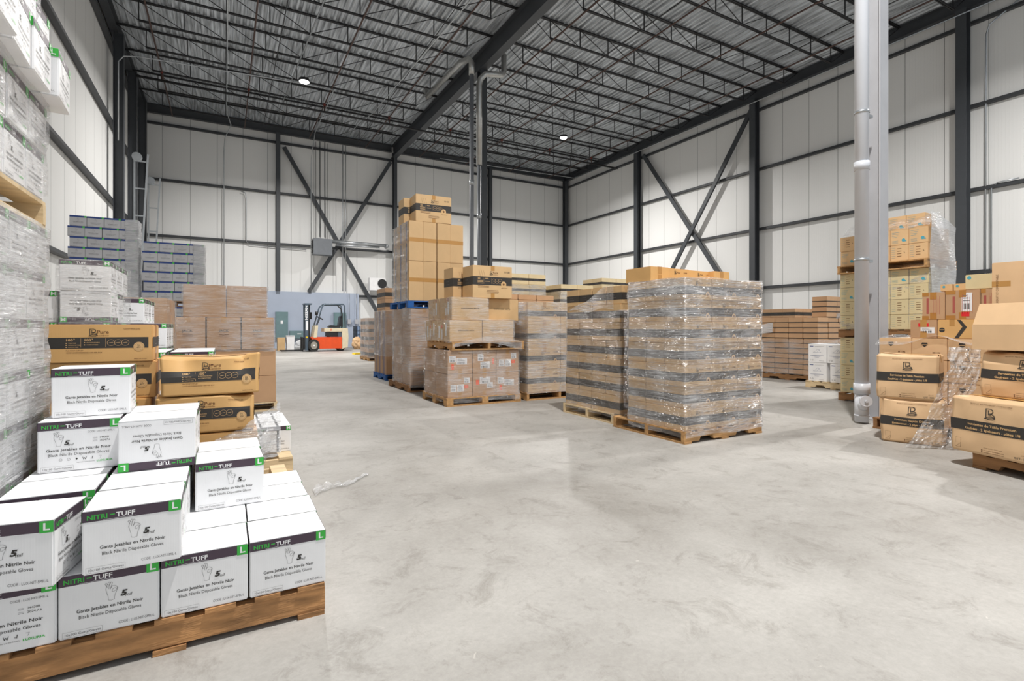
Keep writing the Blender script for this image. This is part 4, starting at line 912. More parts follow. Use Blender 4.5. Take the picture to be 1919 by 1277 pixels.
# ================================================================== FORKLIFT
def forklift():
    OR = mat('orange_paint', 'E2511F', 0.4); CR = mat('cream_paint', 'D9CDB0', 0.45); BG = mat('blue_grey_paint', '52616F', 0.45); RB = mat('black_rubber', '2A2A2A', 0.8); HUB = mat('hub_grey', '9A948A', 0.5)
    SEAT = mat('black_vinyl', '26282C', 0.45)
    r = thing('forklift', 'orange and cream electric forklift parked by the back wall', 'forklift', (4.16, 25.3, 0)); r.scale = (0.87, 1, 1.06)
    w = 1.0
    s = MB(); pr = [(-0.85, 0.62), (0.85, 0.62), (0.95, 0.55), (0.97, 0.2), (0.9, 0.12), (-0.42, 0.12), (-0.50, 0.34), (-0.62, 0.46), (-0.78, 0.50)]; s.prism(pr, 'y', -w / 2, w / 2, OR); s.obj('chassis', r, bevel=0.01)
    s = MB(); s.prism([(0.72, 0.1), (1.02, 0.16), (1.06, 0.6), (1.02, 1.0), (0.72, 1.0)], 'y', -w / 2 - 0.01, w / 2 + 0.01, CR); s.obj('counterweight', r, bevel=0.01)
    s = MB(); s.box((0.38, 0, 0.93), (1.1, 0.9, 0.15), CR); s.obj('seat_deck', r, bevel=0.01)
    s = MB(); s.box((0.42, 0, 0.74), (0.62, 0.84, 0.26), BG); s.box((0.28, 0, 0.74), (0.5, 0.86, 0.2), BLK); s.obj('battery_box', r)
    s = MB(); s.prism([(-0.72, 0.6), (-0.55, 0.6), (-0.48, 1.12), (-0.62, 1.12)], 'y', -w / 2, w / 2, CR); s.obj('cowl', r)
    for nme, x, z, rr, yy in (('front_wheel', -0.70, 0.27, 0.27, 0.48), ('front_wheel', -0.70, 0.27, 0.27, -0.48), ('rear_wheel', 0.72, 0.19, 0.19, 0.3), ('rear_wheel', 0.72, 0.19, 0.19, -0.3)):
        s = MB(); s.tube([(x, yy - 0.09, z), (x, yy + 0.09, z)], rr, RB, 28); wh = s.obj(nme, r, bevel=0)
        s = MB(); sy = -1 if yy < 0 else 1; s.tube([(x, yy + sy * 0.085, z), (x, yy + sy * 0.1, z)], rr * 0.6, HUB, 20); s.tube([(x, yy + sy * 0.095, z), (x, yy + sy * 0.12, z)], rr * 0.14, LABELW, 12); s.obj('hub', wh)
    for yy in (-0.33, 0.33):
        s = MB(); s.box((-1.02, yy, 1.06), (0.15, 0.07, 2.0), BG); s.obj('mast_rail', r)
        s = MB(); s.box((-0.90, yy * 0.8, 1.05), (0.09, 0.06, 1.9), BLK); s.obj('inner_mast_rail', r)
    s = MB(); s.box((-0.94, 0, 2.04), (0.36, 0.75, 0.06), BG); s.box((-0.95, 0, 0.3), (0.1, 0.66, 0.08), BG); s.obj('mast_crosshead', r)
    s = MB(); s.tube([(-0.92, 0, 0.2), (-0.92, 0, 1.6)], 0.05, BLK, 10); s.obj('lift_cylinder', r)
    s = MB(); p = Pr(1, 1); p.text('NISSAN', 0, 0, 0.17, LABELW, 0.03, wid=0.62, rot=90); 
    vs, fs, mm, l = p.it[0]; s.add([(-0.985 + a, -0.3665, 1.35 + b_) for a, b_ in vs], fs, mm); s.box((-1.02, -0.367, 1.12), (0.11, 0.004, 0.4), LABELW); s.box((-1.02, -0.367, 0.62), (0.11, 0.004, 0.07), mat('yellow_paint', 'E8C42A', 0.5)); s.obj('mast_decal', r, fix=False)
    s = MB(); s.box((-1.14, 0, 0.36), (0.06, 0.85, 0.45), BLK); s.obj('fork_carriage', r)
    for yy in (-0.28, 0.28):
        s = MB(); s.box((-1.21, yy, 0.34), (0.05, 0.11, 0.58), BLK); s.box((-1.72, yy, 0.055), (1.05, 0.11, 0.04), BLK); s.obj('fork', r)
    for yy in (-0.42, 0.42):
        s = MB(); s.tube([(-0.60, yy, 0.95), (-0.28, yy, 1.92), (-0.15, yy, 2.03), (0.80, yy, 2.05), (0.87, yy, 2.0), (0.90, yy, 1.0)], 0.035, BG, 8); s.obj('guard_post', r)
    s = MB()
    for k in range(7): s.box((-0.1 + 0.15 * k, 0, 2.06), (0.05, 0.86, 0.035), BG)
    s.obj('overhead_guard', r)
    s = MB(); s.tube([(0.75, -0.40, 1.05), (0.75, -0.4, 1.6), (0.68, -0.4, 1.85), (0.5, -0.4, 2.0)], 0.03, BLK, 8); s.obj('hose', r)
    s = MB(); s.prism([(0.12, 1.02), (0.68, 1.02), (0.72, 1.13), (0.45, 1.12), (0.2, 1.14), (0.10, 1.08)], 'y', -0.24, 0.24, SEAT); s.obj('seat', r, bevel=0.015)
    s = MB(); s.prism([(0.60, 1.10), (0.74, 1.10), (0.83, 1.50), (0.80, 1.56), (0.70, 1.54)], 'y', -0.22, 0.22, SEAT); s.obj('backrest', r, bevel=0.015)
    s = MB(); s.tube([(-0.52, 0, 1.05), (-0.34, 0, 1.42)], 0.04, BLK, 8); s.obj('steering_column', r)
    s = MB(); M = Matrix.Rotation(math.radians(25), 3, 'Y'); s.tube([tuple(Vector((-0.32, 0, 1.45)) + M @ Vector((0.17 * math.cos(a * math.pi / 10), 0.17 * math.sin(a * math.pi / 10), 0))) for a in range(21)], 0.018, BLK, 6); s.obj('steering_wheel', r)
    s = MB(); s.tube([(-0.62, -0.47, 1.64), (-0.50, -0.47, 1.64)], 0.075, BLK, 14); s.obj('headlamp', r)
    s = MB(); s.box((-0.78, 0.2, 1.55), (0.16, 0.16, 0.3), BLK); s.obj('work_light', r)
    s = MB(); p = Pr(1, 1); p.text('23', 0, 0, 0.11, OR, 0.04); vs, fs, mm, l = p.it[0]; s.add([(0.12 + a, -0.452, 0.90 + b_) for a, b_ in vs], fs, mm); s.obj('fleet_number', r, fix=False)
forklift()

# clutter near the back wall
def simple_box(name, x, y, z, w, d, h, m, label, cat='box', rz=0, group=None):
    s = MB(); s.box((0, 0, h / 2), (w, d, h), m); o = s.obj(name, None, (x, y, z), rz, bevel=0.004); tag(o, label, cat, group); return o
simple_box('cardboard_box', 2.38, 26.9, 0, 0.34, 0.4, 0.62, KRAFT, 'plain tan box on the floor left of the white bin')
r = thing('waste_bin', 'white tall bin on the floor left of the forklift', 'bin', (2.78, 26.9, 0))
s = MB(); s.prism([(-0.15, 0), (0.15, 0), (0.18, 0.66), (-0.18, 0.66)], 'y', -0.17, 0.17, WHITE); s.obj('body', r); s = MB(); s.box((0, 0, 0.69), (0.38, 0.36, 0.05), WHITE); s.obj('lid', r)
def blob(name, x, y, rx, ry, rz_, m, label, cat, seed, z=0):
    bm = bmesh.new(); bmesh.ops.create_icosphere(bm, subdivisions=4, radius=1)
    for v in bm.verts:
        q = 1 + 0.28 * mnoise.noise(v.co * 2.2 + Vector((seed, 0, 0))) + 0.10 * mnoise.noise(v.co * 7 + Vector((seed, 3, 0)))
        v.co = Vector((v.co.x * rx * q, v.co.y * ry * q, max(0.0, (v.co.z * q + 0.85)) * rz_))
    me = bpy.data.meshes.new(name); bm.to_mesh(me); bm.free(); me.materials.append(m)
    return tag(mk(name, me, None, (x, y, z)), label, cat)
blob('rubbish_bag', 3.28, 27.2, 0.30, 0.28, 0.24, FILMW, 'clear rubbish bag slumped on floor by the forks', 'bag', 2)
blob('paper_bag', 5.95, 26.9, 0.28, 0.2, 0.32, KRAFTN, 'crumpled tan paper sack right behind the forklift', 'bag', 5)
r = thing('bulk_tank', 'caged blue liquid tank on a pallet by the back wall', 'tank', (6.55, 28.0, 0.0))
s = MB(); s.box((0, 0, 0.66), (0.92, 0.8, 0.96), mat('blue_tank_plastic', '8FA9CB', 0.4)); s.obj('tank', r, bevel=0.03)
s = MB()
for k in range(8):
    s.box((-0.48 + 0.137 * k, -0.43, 0.66), (0.018, 0.018, 1.04), CHAR); s.box((-0.48, -0.43 + 0.122 * k, 0.66), (0.018, 0.018, 1.04), CHAR)
for k in range(6):
    s.box((0, -0.43, 0.16 + 0.2 * k), (0.98, 0.018, 0.018), CHAR); s.box((-0.48, 0, 0.16 + 0.2 * k), (0.018, 0.86, 0.018), CHAR)
s.obj('cage', r)
s = MB(); s.box((0, 0, 0.08), (1.0, 0.86, 0.16), BLK); s.obj('skid', r)
simple_box('wood_panel', 6.35, 26.6, 0, 0.10, 0.5, 1.0, KRAFT2, 'orange-brown board standing beside the caged tank', 'board')
r = thing('floor_plate', 'yellow low ramp plate lying on floor by the far stacks', 'plate', (4.85, 21.6, 0)); s = MB(); s.prism([(-0.25, 0), (0.25, 0), (0.2, 0.06), (-0.2, 0.06)], 'y', -0.25, 0.25, MATS['yellow_paint']); s.obj('plate', r)

# ================================================================== MIDDLE STACKS
# A: big wrapped pallet
AX, AY = 3.79, 3.46
pallet(AX - 0.02, AY - 0.01, 0, 1.14, 1.02, 'wooden pallet under the tall heavily wrapped stack', WOOD, True)
stack(smB, AX, AY, PH, 3, 3, 7, 0, 'kraft bamboo case', 'heavily wrapped stack', 'bamboo cases of the big wrapped stack', px=0.375, py=0.262, jit=0.004, off=lambda k: ((0.012, 0.012) if k % 2 else (0, 0)))
pz = PH + 7 * 0.2075
for i, (x, y, q) in enumerate(((3.92, 4.0, 90), (4.2, 3.98, 0), (4.6, 4.02, 0), (4.86, 4.0, 90))):
    Kx = smT if q == 0 else smU
    Kx.put(x + 0.0, y + 0.1, pz - 0.0, 0, 'loose kraft case lying atop the heavily wrapped stack, %s from left' % ORD[i], 'loose cases on the wrapped stack')
def slump(x, y, z, H):
    q = 0.010 * math.sin(z * 30 + x * 3)
    return (q * (1 if x > 0 else -1) * 0.5, 0.4 * q * (1 if y > 0 else -1), 0)
wrap(AX, AY, AX + 1.13, AY + 0.79, 0.06, pz + 0.005, 'cloudy stretch film round the tall front stack', FILMH, amp=0.010, seed=3, cap=True, fn=slump)
# B
BX, BY = 3.88, 4.47
pallet(BX - 0.02, BY + 0.1, 0, 1.14, 1.0, 'wooden pallet under the half-wrapped stack behind the big one', WOODL, True)
stack(smB, BX, BY, PH, 3, 4, 7, 0, 'kraft bamboo case', 'half-wrapped stack', 'bamboo cases of the half-wrapped stack', px=0.375, py=0.262, jit=0.010)
wrap(BX, BY, BX + 1.13, BY + 1.05, 0.08, 1.30, 'loose clear film round the half-wrapped stack', FILM, amp=0.012, seed=5)
sheet(lambda u, v: (BX - 0.02 - 0.02 * math.sin(5 * u), BY + 0.1 + 0.9 * u, 1.30 + 0.30 * (1 - u) * v + 0.02 * math.sin(9 * u)), 20, 12, 'torn diagonal flap of film hanging on half-wrapped stack', FILMH)
# C
CX, CY = 3.98, 6.66
pallet(CX - 0.02, CY, 0, 1.2, 1.0, 'wooden pallet under the four-tier carton stack', WOOD)
stack(mdB, CX, CY, PH, 2, 2, 4, 0, 'wide kraft carton with black band', 'four-tier stack', 'wide cartons of the four-tier stack', px=0.59, py=0.49)
wrap(CX, CY, CX + 1.18, CY + 0.98, 0.10, PH + 4 * 0.3405 + 0.004, 'glossy clear film round the four-tier stack', FILMH, amp=0.008, seed=9, cap=True)
for k in range(2):
    for i in range(3):
        flat.put(CX + 0.25 + 0.37 * i, CY + 1.25, 1.49 - 0 + 0.09 * k - 0.0, 0, 'flat brown carton behind the four-tier stack, %s layer, %s from left' % (('lower', 'upper')[k], ORD[i]), 'flat brown cartons')
stack(mdB, CX, CY + 1.01, 0, 2, 1, 4, 0, 'wide kraft carton', 'second stack behind the four-tier one', 'wide cartons behind', px=0.59, pz=0.3715)
# D
DX, DY, DR = 2.70, 6.68, math.radians(4)
pallet(DX - 0.02, DY - 0.02, 0, 1.18, 1.0, 'wooden pallet at floor level under the labelled cartons', WOOD, False, True)
for k in range(2):
    for i in range(3):
        for j in range(2):
            labK[(i + 2 * k) % 4 if not (i == 1) else (1 + 2 * k) % 4].put(DX + 0.19 + 0.378 * i + 0.0, DY + 0.235 + 0.475 * j, PH + 0.329 * k, 0, 'brown carton with shipping labels, %s row, %s across, %s rank' % (('lower', 'upper')[k], ORD[i], ('front', 'back')[j]), 'labelled cartons on the low pallet')
wrap(DX, DY, DX + 1.14, DY + 0.945, 0.05, PH + 0.665, 'clear film round the cartons with white shipping labels', FILM, amp=0.014, seed=12)
z = PH + 0.329 * 2
pallet(DX + 0.05, DY - 0.03, z, 1.16, 1.0, 'wooden pallet resting on the labelled cartons', WOOD)
z += PH
for i in range(2):
    for j in range(2): dw.put(DX + 0.28 + 0.52 * i, DY + 0.24 + 0.48 * j, z, 1 - 2 * i, 'brown printed carton on upper pallet, %s %s' % (('front', 'back')[j], ('left', 'right')[i]), 'printed cartons on the upper pallet')
dwS = Kind('brown_carton', 0.56, 0.46, 0.32, KRAFT, {'front': word_p(0.56, 0.32, [('DISPENSER ARTS', 0.5)]), 'left': Pr(0.46, 0.32).rect(0.3, 0.08, 0.36, 0.26, LABELW).rect(0.22, 0.03, 0.26, 0.17, LABELW).rect(0.3, 0.27, 0.34, 0.31, PINKINK)}, tape='x')
for i in range(2):
    for j in range(2): dwS.put(DX + 0.36 + 0.0 + 0.575 * i, DY + 0.27 + 0.48 * j + 0.12 * i, z + 0.303, 0, 'plain brown carton under the bamboo cartons, %s %s' % (('front', 'back')[j], ('left', 'right')[i]), 'cartons under the bamboo cartons')
wrap(DX + 0.02, DY, DX + 1.06, DY + 0.96, z + 0.0, z + 0.315, 'clear film round the printed cartons on the upper pallet', FILM, amp=0.015, seed=15)
wrap(DX + 0.08, DY + 0.04, DX + 0.65, DY + 0.98, z + 0.31, z + 0.63, 'clear film round the cartons below the bamboo cartons', FILM, amp=0.012, seed=16)
z += 0.303 + 0.3225
bigB.put(3.43, 6.92, z, 0, 'bamboo carton perched front on the middle stack, numbered 51150', 'bamboo cartons on the middle stack')
bigB.put(3.30, 7.34, z, 0, 'bamboo carton behind the numbered one on middle stack', 'bamboo cartons on the middle stack')
sheet(lambda u, v: (DX + 0.05 + 1.1 * u, DY - 0.06 - 0.02 * math.sin(7 * u), 0.86 + 0.10 * math.sin(3 * u) - 0.10 * v * (0.4 + u) + 0.02 * u), 24, 5, 'torn film strap drooping across the upper pallet front', FILMH)
# E
EX, EY = 2.74, 8.50
pallet(EX - 0.02, EY, 0, 1.1, 1.2, 'wooden pallet under the tower topped by a bamboo carton', WOODD)
stack(med, EX + 0.02, EY, PH, 2, 2, 4, 0, 'brown carton', 'base of the tall tower', 'brown cartons of the tower base', px=0.50, py=0.50)
wrap(EX + 0.01, EY, EX + 1.02, EY + 1.0, 0.08, PH + 4 * 0.3275, 'cloudy film round the tall tower base', FILMH, amp=0.01, seed=21)
z = PH + 4 * 0.3275 + 0.002
pallet(EX - 0.02, EY - 0.01, z, 1.1, 1.1, 'blue painted pallet halfway up the tall tower', WOODB, False, True)
z += PH
stack(tall, EX, EY + 0.0, z, 4, 3, 2, 0, 'tall plain carton', 'upper tall tower', 'tall cartons of the tower', px=0.25, py=0.314, jit=0.006)
sheet(lambda u, v: (EX - 0.02 + 0.008 * math.sin(30 * v), EY + 0.0 + 0.95 * u, z + 0.0 + 1.35 * v), 30, 40, 'cloudy film sheet over left flank of tall tower', FILMH, 'stretch_wrap')
z += 2 * 0.6825
bigB.put(EX + 0.36 + 0.09, EY + 0.19, z, -2, 'bamboo carton crowning the tall tower, front one', 'bamboo cartons crowning the tower')
bigB.put(EX + 0.36, EY + 0.57, z, -2, 'bamboo carton crowning the tall tower, rear one', 'bamboo cartons crowning the tower')
# F, G
FX, FY = 2.93, 10.6
pallet(FX - 0.02, FY, 0, 1.1, 1.0, 'blue pallet under the dark stack left of the tower', WOODB)
strp = Kind('striped_carton', 0.35, 0.32, 0.66, KRAFTB, {'left': Pr(0.32, 0.66).rect(0.12, 0, 0.17, 0.66, BLUEINK).rect(0.0, 0.3, 0.02, 0.66, BLACK)}, bulge=0)
stack(strp, FX, FY, PH, 3, 3, 2, 0, 'dark tan striped carton', 'stack left of the tower', 'striped cartons left of the tower', px=0.355, py=0.325)
wrap(FX, FY, FX + 1.06, FY + 0.97, 0.5, 1.46, 'loose film round the striped cartons left of tower', FILMH, amp=0.012, seed=31)
stack(drk, 3.4, 12.4, 0, 2, 2, 8, 0, 'banded kraft carton', 'far stack behind striped cartons', 'banded cartons behind the striped ones')
GX, GY = 4.15, 17.1
pallet(GX - 0.02, GY, 0, 1.2, 1.2, 'wooden pallet under the farthest left wrapped stack', WOOD)
stack(drk, GX, GY, PH, 3, 3, 5, 0, 'banded kraft carton', 'farthest wrapped stack', 'banded cartons of the farthest stack')
wrap(GX, GY, GX + 1.18, GY + 1.18, 0.1, 1.42, 'cloudy film round the farthest left stack', FILMH, amp=0.01, seed=33, cap=True)
# behind C: pale stacks
stack(drk, 5.05, 9.0, 0, 2, 2, 6, 0, 'banded carton', 'stack behind the four-tier one', 'hidden banded cartons')
stack(pale, 5.0, 9.0, 6 * 0.2575, 2, 2, 3, 0, 'pale bamboo case', 'pale top behind the four-tier stack', 'pale cases behind the four-tier stack', jit=0.01)
wrap(5.0, 9.0, 5.8, 9.68, 6 * 0.2575, 6 * 0.2575 + 0.42, 'cloudy film round the pale cases behind four-tier stack', FILMH, amp=0.01, seed=35)
stack(drk, 5.9, 8.6, 0, 2, 2, 6, 0, 'banded carton', 'stack behind the half-wrapped one', 'hidden banded cartons behind')
stack(pale, 5.9, 8.6, 6 * 0.2575, 2, 2, 2, 0, 'pale bamboo case', 'pale top behind half-wrapped stack', 'pale cases behind the half-wrapped stack', jit=0.01)
wrap(5.9, 8.6, 6.7, 9.28, 6 * 0.2575, 6 * 0.2575 + 0.28, 'cloudy film round the pale cases behind half-wrapped stack', FILMH, amp=0.012, seed=37, cap=True)
stack(drk, 7.2, 8.9, 0, 2, 2, 6, 0, 'banded carton', 'stack behind and right of pale tops', 'hidden banded cartons right')
stack(pale, 7.2, 8.9, 6 * 0.2575, 2, 2, 3, 0, 'pale bamboo case', 'right pale top behind', 'pale cases at right behind', jit=0.01)

# ================================================================== RIGHT SIDE
# R1
for q, (x, y, nn) in enumerate(((14.9, 9.4, 6), (14.9, 10.9, 6), (15.0, 7.7, 6))):
    nm = ('nearer', 'farther', 'rightmost')[q] + ' dark stack by right wall'
    nm = ('middle', 'farther', 'nearer')[q] + ' dark stack'
    pallet(x - 0.02, y, 0, 1.2, 1.2, 'brown pallet under the %s near right wall' % nm, WOODD)
    stack(drk, x, y, PH, 3, 3, nn, 0, 'brown banded carton', nm + ' near right wall' , 'cartons of the ' + nm, off=lambda k: ((0.015, 0) if k % 2 else (0, 0)))
# R2
brn = Kind('brown_case', 0.36, 0.30, 0.105, KRAFTB, {'front': Pr(0.36, 0.105).rect(0, 0, 0.36, 0.016, BLACK), 'left': Pr(0.30, 0.105).rect(0, 0, 0.30, 0.016, BLACK)})
RX, RY = 10.35, 6.05
pallet(RX - 0.03, RY - 0.02, 0, 1.2, 1.3, 'brown pallet under the many-tiered brown stack', WOODD, False)
stack(brn, RX, RY, PH, 3, 4, 11, 0, 'thin brown case', 'many-tiered brown stack', 'thin cases of the many-tiered stack', px=0.365, py=0.31, jit=0.006)
zt = PH + 11 * 0.1075
wrap(RX, RY, RX + 1.1, RY + 1.24, 0.12, 0.85, 'clear film round the many-tiered brown stack', FILM, amp=0.01, seed=41)
stack(brn, RX + 0.3, RY, zt, 2, 1, 4, 0, 'thin brown case', 'small pile above the tiered stack', 'thin cases of the small pile', px=0.365)
sheet(lambda u, v: (RX - 0.25 + 0.95 * u, RY + 1.35 - 1.4 * u, 1.06 + 0.33 * u + (0.22 - 0.12 * u) * (v - 0.8) + 0.02 * math.sin(12 * u + 5 * v)), 30, 8, 'twisted film tail trailing off the many-tiered brown stack', FILMW)
# white shoe boxes
WX, WY = 9.43, 4.75
pallet(WX - 0.03, WY - 0.02, 0, 0.80, 1.0, 'light wooden pallet under the white cartons', WOODL, False)
for k in range(2):
    for i in range(2):
        shoe.put(WX + 0.19, WY + 0.78 - (0.34 if k else 0.39) * i, PH + 0.339 * k, -90, 'white carton printed with a blue sketch, %s %s' % (('lower', 'upper')[k], ('left', 'right')[i]), 'white cartons on the light pallet')
# R3 tall cream tower
TX, TY = 8.18, 3.32
n_ = 5
def cream_stack(z0, nz, nm, ks, lite=False, ny=5):
    stack(crA, TX, TY, z0, 2, ny, nz, -90, 'cream glove case', nm, 'cream cases of the ' + nm, px=0.304, py=0.2255, kinds=lambda i, j, k: ks[(k + (j // 4)) % len(ks)], jit=0.003, pz=ks[0].h + 0.0025)
pallet(TX - 0.03, TY, 0, 0.8, 1.14, 'dark pallet at the foot of the tall cream tower', WOODD)
cream_stack(PH, 4, 'lowest tier of cream tower', [crA, crB])
z = PH + 4 * 0.2075
pallet(TX - 0.03, TY, z, 0.8, 1.14, 'pallet between the lowest and middle cream tiers', WOODD); z += PH
cream_stack(z, 4, 'middle tier of cream tower', [crA, crA, crA, crB]); zm = z
z += 4 * 0.2075
pallet(TX - 0.06, TY - 0.02, z, 0.84, 1.16, 'pallet under the top tier of the cream tower', WOOD, True); z += PH
cream_stack(z, 2, 'top tier of cream tower', [crD, crC])
for j in range(4): crC.put(TX + 0.33, TY + 0.22 + 0.226 * j, z + 2 * 0.2175, -90, 'cream glove case lying loose on tower top, %s from near end' % ORD[j], 'cream cases lying on the tower top')
wrap(TX + 0.02, TY - 0.0, TX + 0.62, TY + 1.13, zm, zm + 4 * 0.2075, 'thin yellowish film round the middle cream tier', FILM, amp=0.006, seed=51)
sheet(lambda u, v: (TX - 0.01 + 0.72 * u, TY - 0.03 - 0.01 * math.sin(9 * v + 4 * u), zm + 0.35 + (z + 0.62 - zm - 0.35 - 0.16 * u * u) * v), 24, 40, 'milky film over the near end of the cream tower', FILMW, 'stretch_wrap')
sheet(lambda u, v: (TX - 0.01 + 0.45 * v, TY - 0.02 + 1.1 * u, z + 0.44 + 0.22 * math.sin(v * 1.5) ** 0.7 + 0.01 * math.sin(20 * u)), 30, 14, 'glossy film folded over the cream tower top', FILM, 'stretch_wrap')

# R5 napkin cartons
nr = -71
def npos(d_along, d_in, base=(5.58, 2.66)):
    c, s_ = math.cos(math.radians(nr)), math.sin(math.radians(nr)); return (base[0] + c * d_along - s_ * d_in, base[1] + s_ * d_along + c * d_in)
x, y = npos(NW / 2 + 0.01, ND / 2); nkB.put(x, y, 0, nr, 'bulging napkin carton on the floor by the grey column')
x, y = npos(NW / 2 - 0.02, ND / 2); nkA.put(x, y, 0.418, nr - 2, 'napkin carton stacked on the bulging one by column')
# R4 assorted cartons
def k4(name, w, d, h, m, front, **kw): return Kind(name, w, d, h, m, {'front': front}, **kw)
QX = 6.22
pallet(QX - 0.02, 2.05, 0, 1.0, 0.98, 'pallet under the assorted brown cartons', WOODD, True)
def shield(W, H, wtxt=True):
    p = Pr(W, H); p.it.append(([(0.30 * W, 0.80 * H), (0.45 * W, 0.80 * H), (0.47 * W, 0.70 * H), (0.375 * W, 0.58 * H), (0.28 * W, 0.70 * H)], [(0, 1, 2, 3, 4)], BLACK, 1)); p.line([(0.28 * W, 0.70 * H), (0.47 * W, 0.70 * H)], 0.006, KRAFT)
    if wtxt: p.text('M 1146', 0.6 * W, 0.30 * H, 0.10 * H, BROWNINK, 0.02); p.line([(0.6 * W, 0.2 * H), (0.85 * W, 0.2 * H)], 0.003, BROWNINK)
    return p
shA = k4('brown_carton', 0.30, 0.42, 0.215, KRAFTN, shield(0.30, 0.215), tape='x')
stack(shA, QX, 2.06, PH, 2, 3, 4, -90, 'tan carton with dark shield mark', 'stack behind napkin cartons', 'tan cartons with shield mark', px=0.425, py=0.305)
z4 = PH + 4 * 0.2175
cr1 = k4('brown_carton', 0.23, 0.40, 0.185, KRAFTB, (lambda p: (p.rect(0.07, 0.115, 0.16, 0.15, REDINK, 1), ship(p, 0.09, 0.05, 0.12, 0.06), p)[-1])(Pr(0.23, 0.185)), tape='y')
cr1.put(QX + 0.21, 2.57, z4, -90, 'small brown carton with a red sticker')
def arrow(W, H):
    p = Pr(W, H); p.it.append(([(0.45 * W, 0.02 * H), (0.56 * W, 0.02 * H), (0.78 * W, 0.60 * H), (0.62 * W, 0.98 * H), (0.52 * W, 0.98 * H), (0.66 * W, 0.62 * H)], [(0, 1, 5), (1, 2, 5), (2, 3, 5), (3, 4, 5)], BLACK, 1))
    p.disc(0.12 * W, 0.45 * H, 0.13 * H, BLACK, 1, 16); p.line([(0.05 * W, 0.47 * H), (0.19 * W, 0.47 * H)], 0.004, KRAFT, lay=3); p.rect(0.32 * W, 0.66 * H, 0.46 * W, H, TAPE, 1); return p
ar = k4('brown_carton', 0.30, 0.40, 0.185, KRAFT2, arrow(0.30, 0.185)); ar.put(QX + 0.21, 2.30, z4, -90, 'tan carton with a bold black chevron')
def taped(W, H, k):
    p = Pr(W, H); p.rect(0, H * 0.0, W * 0.30, H * 0.14, TAPED, 1); p.rect(0, H * 0.86, W * 0.3, H, TAPED, 1)
    for q in range(5): p.line([((0.5 + 0.07 * q) * W, 0.2 * H), ((0.5 + 0.07 * q) * W, (0.85 - 0.1 * (q % 2)) * H)], 0.003, PINKINK)
    p.line([(0.25 * W, 0.25 * H), (0.25 * W, 0.75 * H)], 0.02, PINKINK, lay=1)
    if k: ship(p, 0.48 * W, 0.28 * H, 0.30 * W, 0.62 * H); p.rect(0.47 * W, 0.10 * H, 0.70 * W, 0.25 * H, REDINK, 2)
    return p
t1 = k4('taped_carton', 0.19, 0.38, 0.275, KRAFTB, taped(0.19, 0.275, 0), tape='y', tapem=TAPED); t2 = k4('taped_carton', 0.27, 0.38, 0.285, KRAFTB, taped(0.27, 0.285, 1), tape='y', tapem=TAPED); t3 = k4('taped_carton', 0.12, 0.38, 0.285, KRAFTB, taped(0.12, 0.285, 0), tapem=TAPED)
z5 = z4 + 0.1865
t1.put(QX + 0.21, 2.49, z5, -90, 'brown taped carton with faded red print, left of the labelled one')
t2.put(QX + 0.21, 2.255, z5, -90, 'brown taped carton carrying a large white shipping label')
t3.put(QX + 0.21, 2.055, z5, -90, 'narrow taped carton right of the labelled one')
bl = k4('wrapped_carton', 0.26, 0.36, 0.14, CREAM, (lambda p: (p.disc(0.03, 0.11, 0.016, TEAL), p.disc(0.22, 0.11, 0.016, TEAL), p)[-1])(Pr(0.26, 0.14))); z6 = z5 + 0.288
bl.put(QX + 0.22, 2.11, z6, -90, 'low pale carton with two blue logos, topmost of assorted pile')
bm_ = k4('tan_carton', 0.10, 0.3, 0.07, KRAFT, (lambda p: (p.disc(0.03, 0.045, 0.012, TEAL), p)[-1])(Pr(0.10, 0.07)))
bm_.put(QX + 0.32, 2.33, z6, -90, 'little tan carton with blue dot, right of its plain twin'); bm_.put(QX + 0.32, 2.44, z6, -90, 'little tan carton at the left end of pile top')
sheet(lambda u, v: (QX - 0.03 + 0.30 * v - 0.04 * math.sin(3 * v), 3.0 - 1.05 * u, z4 + 0.02 - 0.10 * (1 - v) ** 2 * (0.6 + 0.5 * math.sin(7 * u + 1)) + 0.015 * math.sin(15 * u)), 40, 10, 'loose glossy film draped over the tan cartons', FILMC)
# R6 napkin pile at right edge
rr = -107
c6, s6 = math.cos(math.radians(rr)), math.sin(math.radians(rr))
def q6(al, inn, base=(5.14, 1.93)): return (base[0] + c6 * al - s6 * inn, base[1] + s6 * al + c6 * inn)
x, y = q6(0.62, 0.45)
pr_ = pallet(x - 0.5, y - 0.4, 0, 1.0, 0.8, 'dark pallet under the right-edge napkin cartons', WOODD, True); pr_.rotation_euler.z = math.radians(rr)
x, y = q6(n2[0] / 2, n2[1] / 2); nkC.put(x, y, PH, rr, 'big napkin carton at right edge, lowest of its pile')
x, y = q6(n2[0] / 2 + 0.03, n2[1] / 2 + 0.26); nkD.put(x, y, PH + 0.425, rr + 4, 'dented napkin carton in the right-edge pile')
x2, y2 = q6(n2[0] / 2 + 0.03, n2[1] / 2 + 0.43); simple_box('carton', x2 + 0.15, y2, PH, 0.5, 0.42, 0.42, KRAFTN, 'plain tan carton hidden behind right-edge pile', 'box', math.radians(rr))
ob = thing('open_carton', 'tan open-topped carton lying on the dented napkin carton', 'box', (*q6(0.30, 0.44), PH + 0.425 + 0.375), math.radians(rr))
s = MB(); w_, d_, h_ = 0.62, 0.42, 0.20
s.box((0, 0, 0.004), (w_, d_, 0.008), KRAFTN); s.box((0, -d_ / 2, h_ / 2), (w_, 0.006, h_), KRAFTN); s.box((0, d_ / 2, h_ / 2), (w_, 0.006, h_), KRAFTN); s.box((-w_ / 2, 0, h_ / 2), (0.006, d_, h_), KRAFTN); s.box((w_ / 2, 0, h_ / 2), (0.006, d_, h_), KRAFTN); s.obj('body', ob)
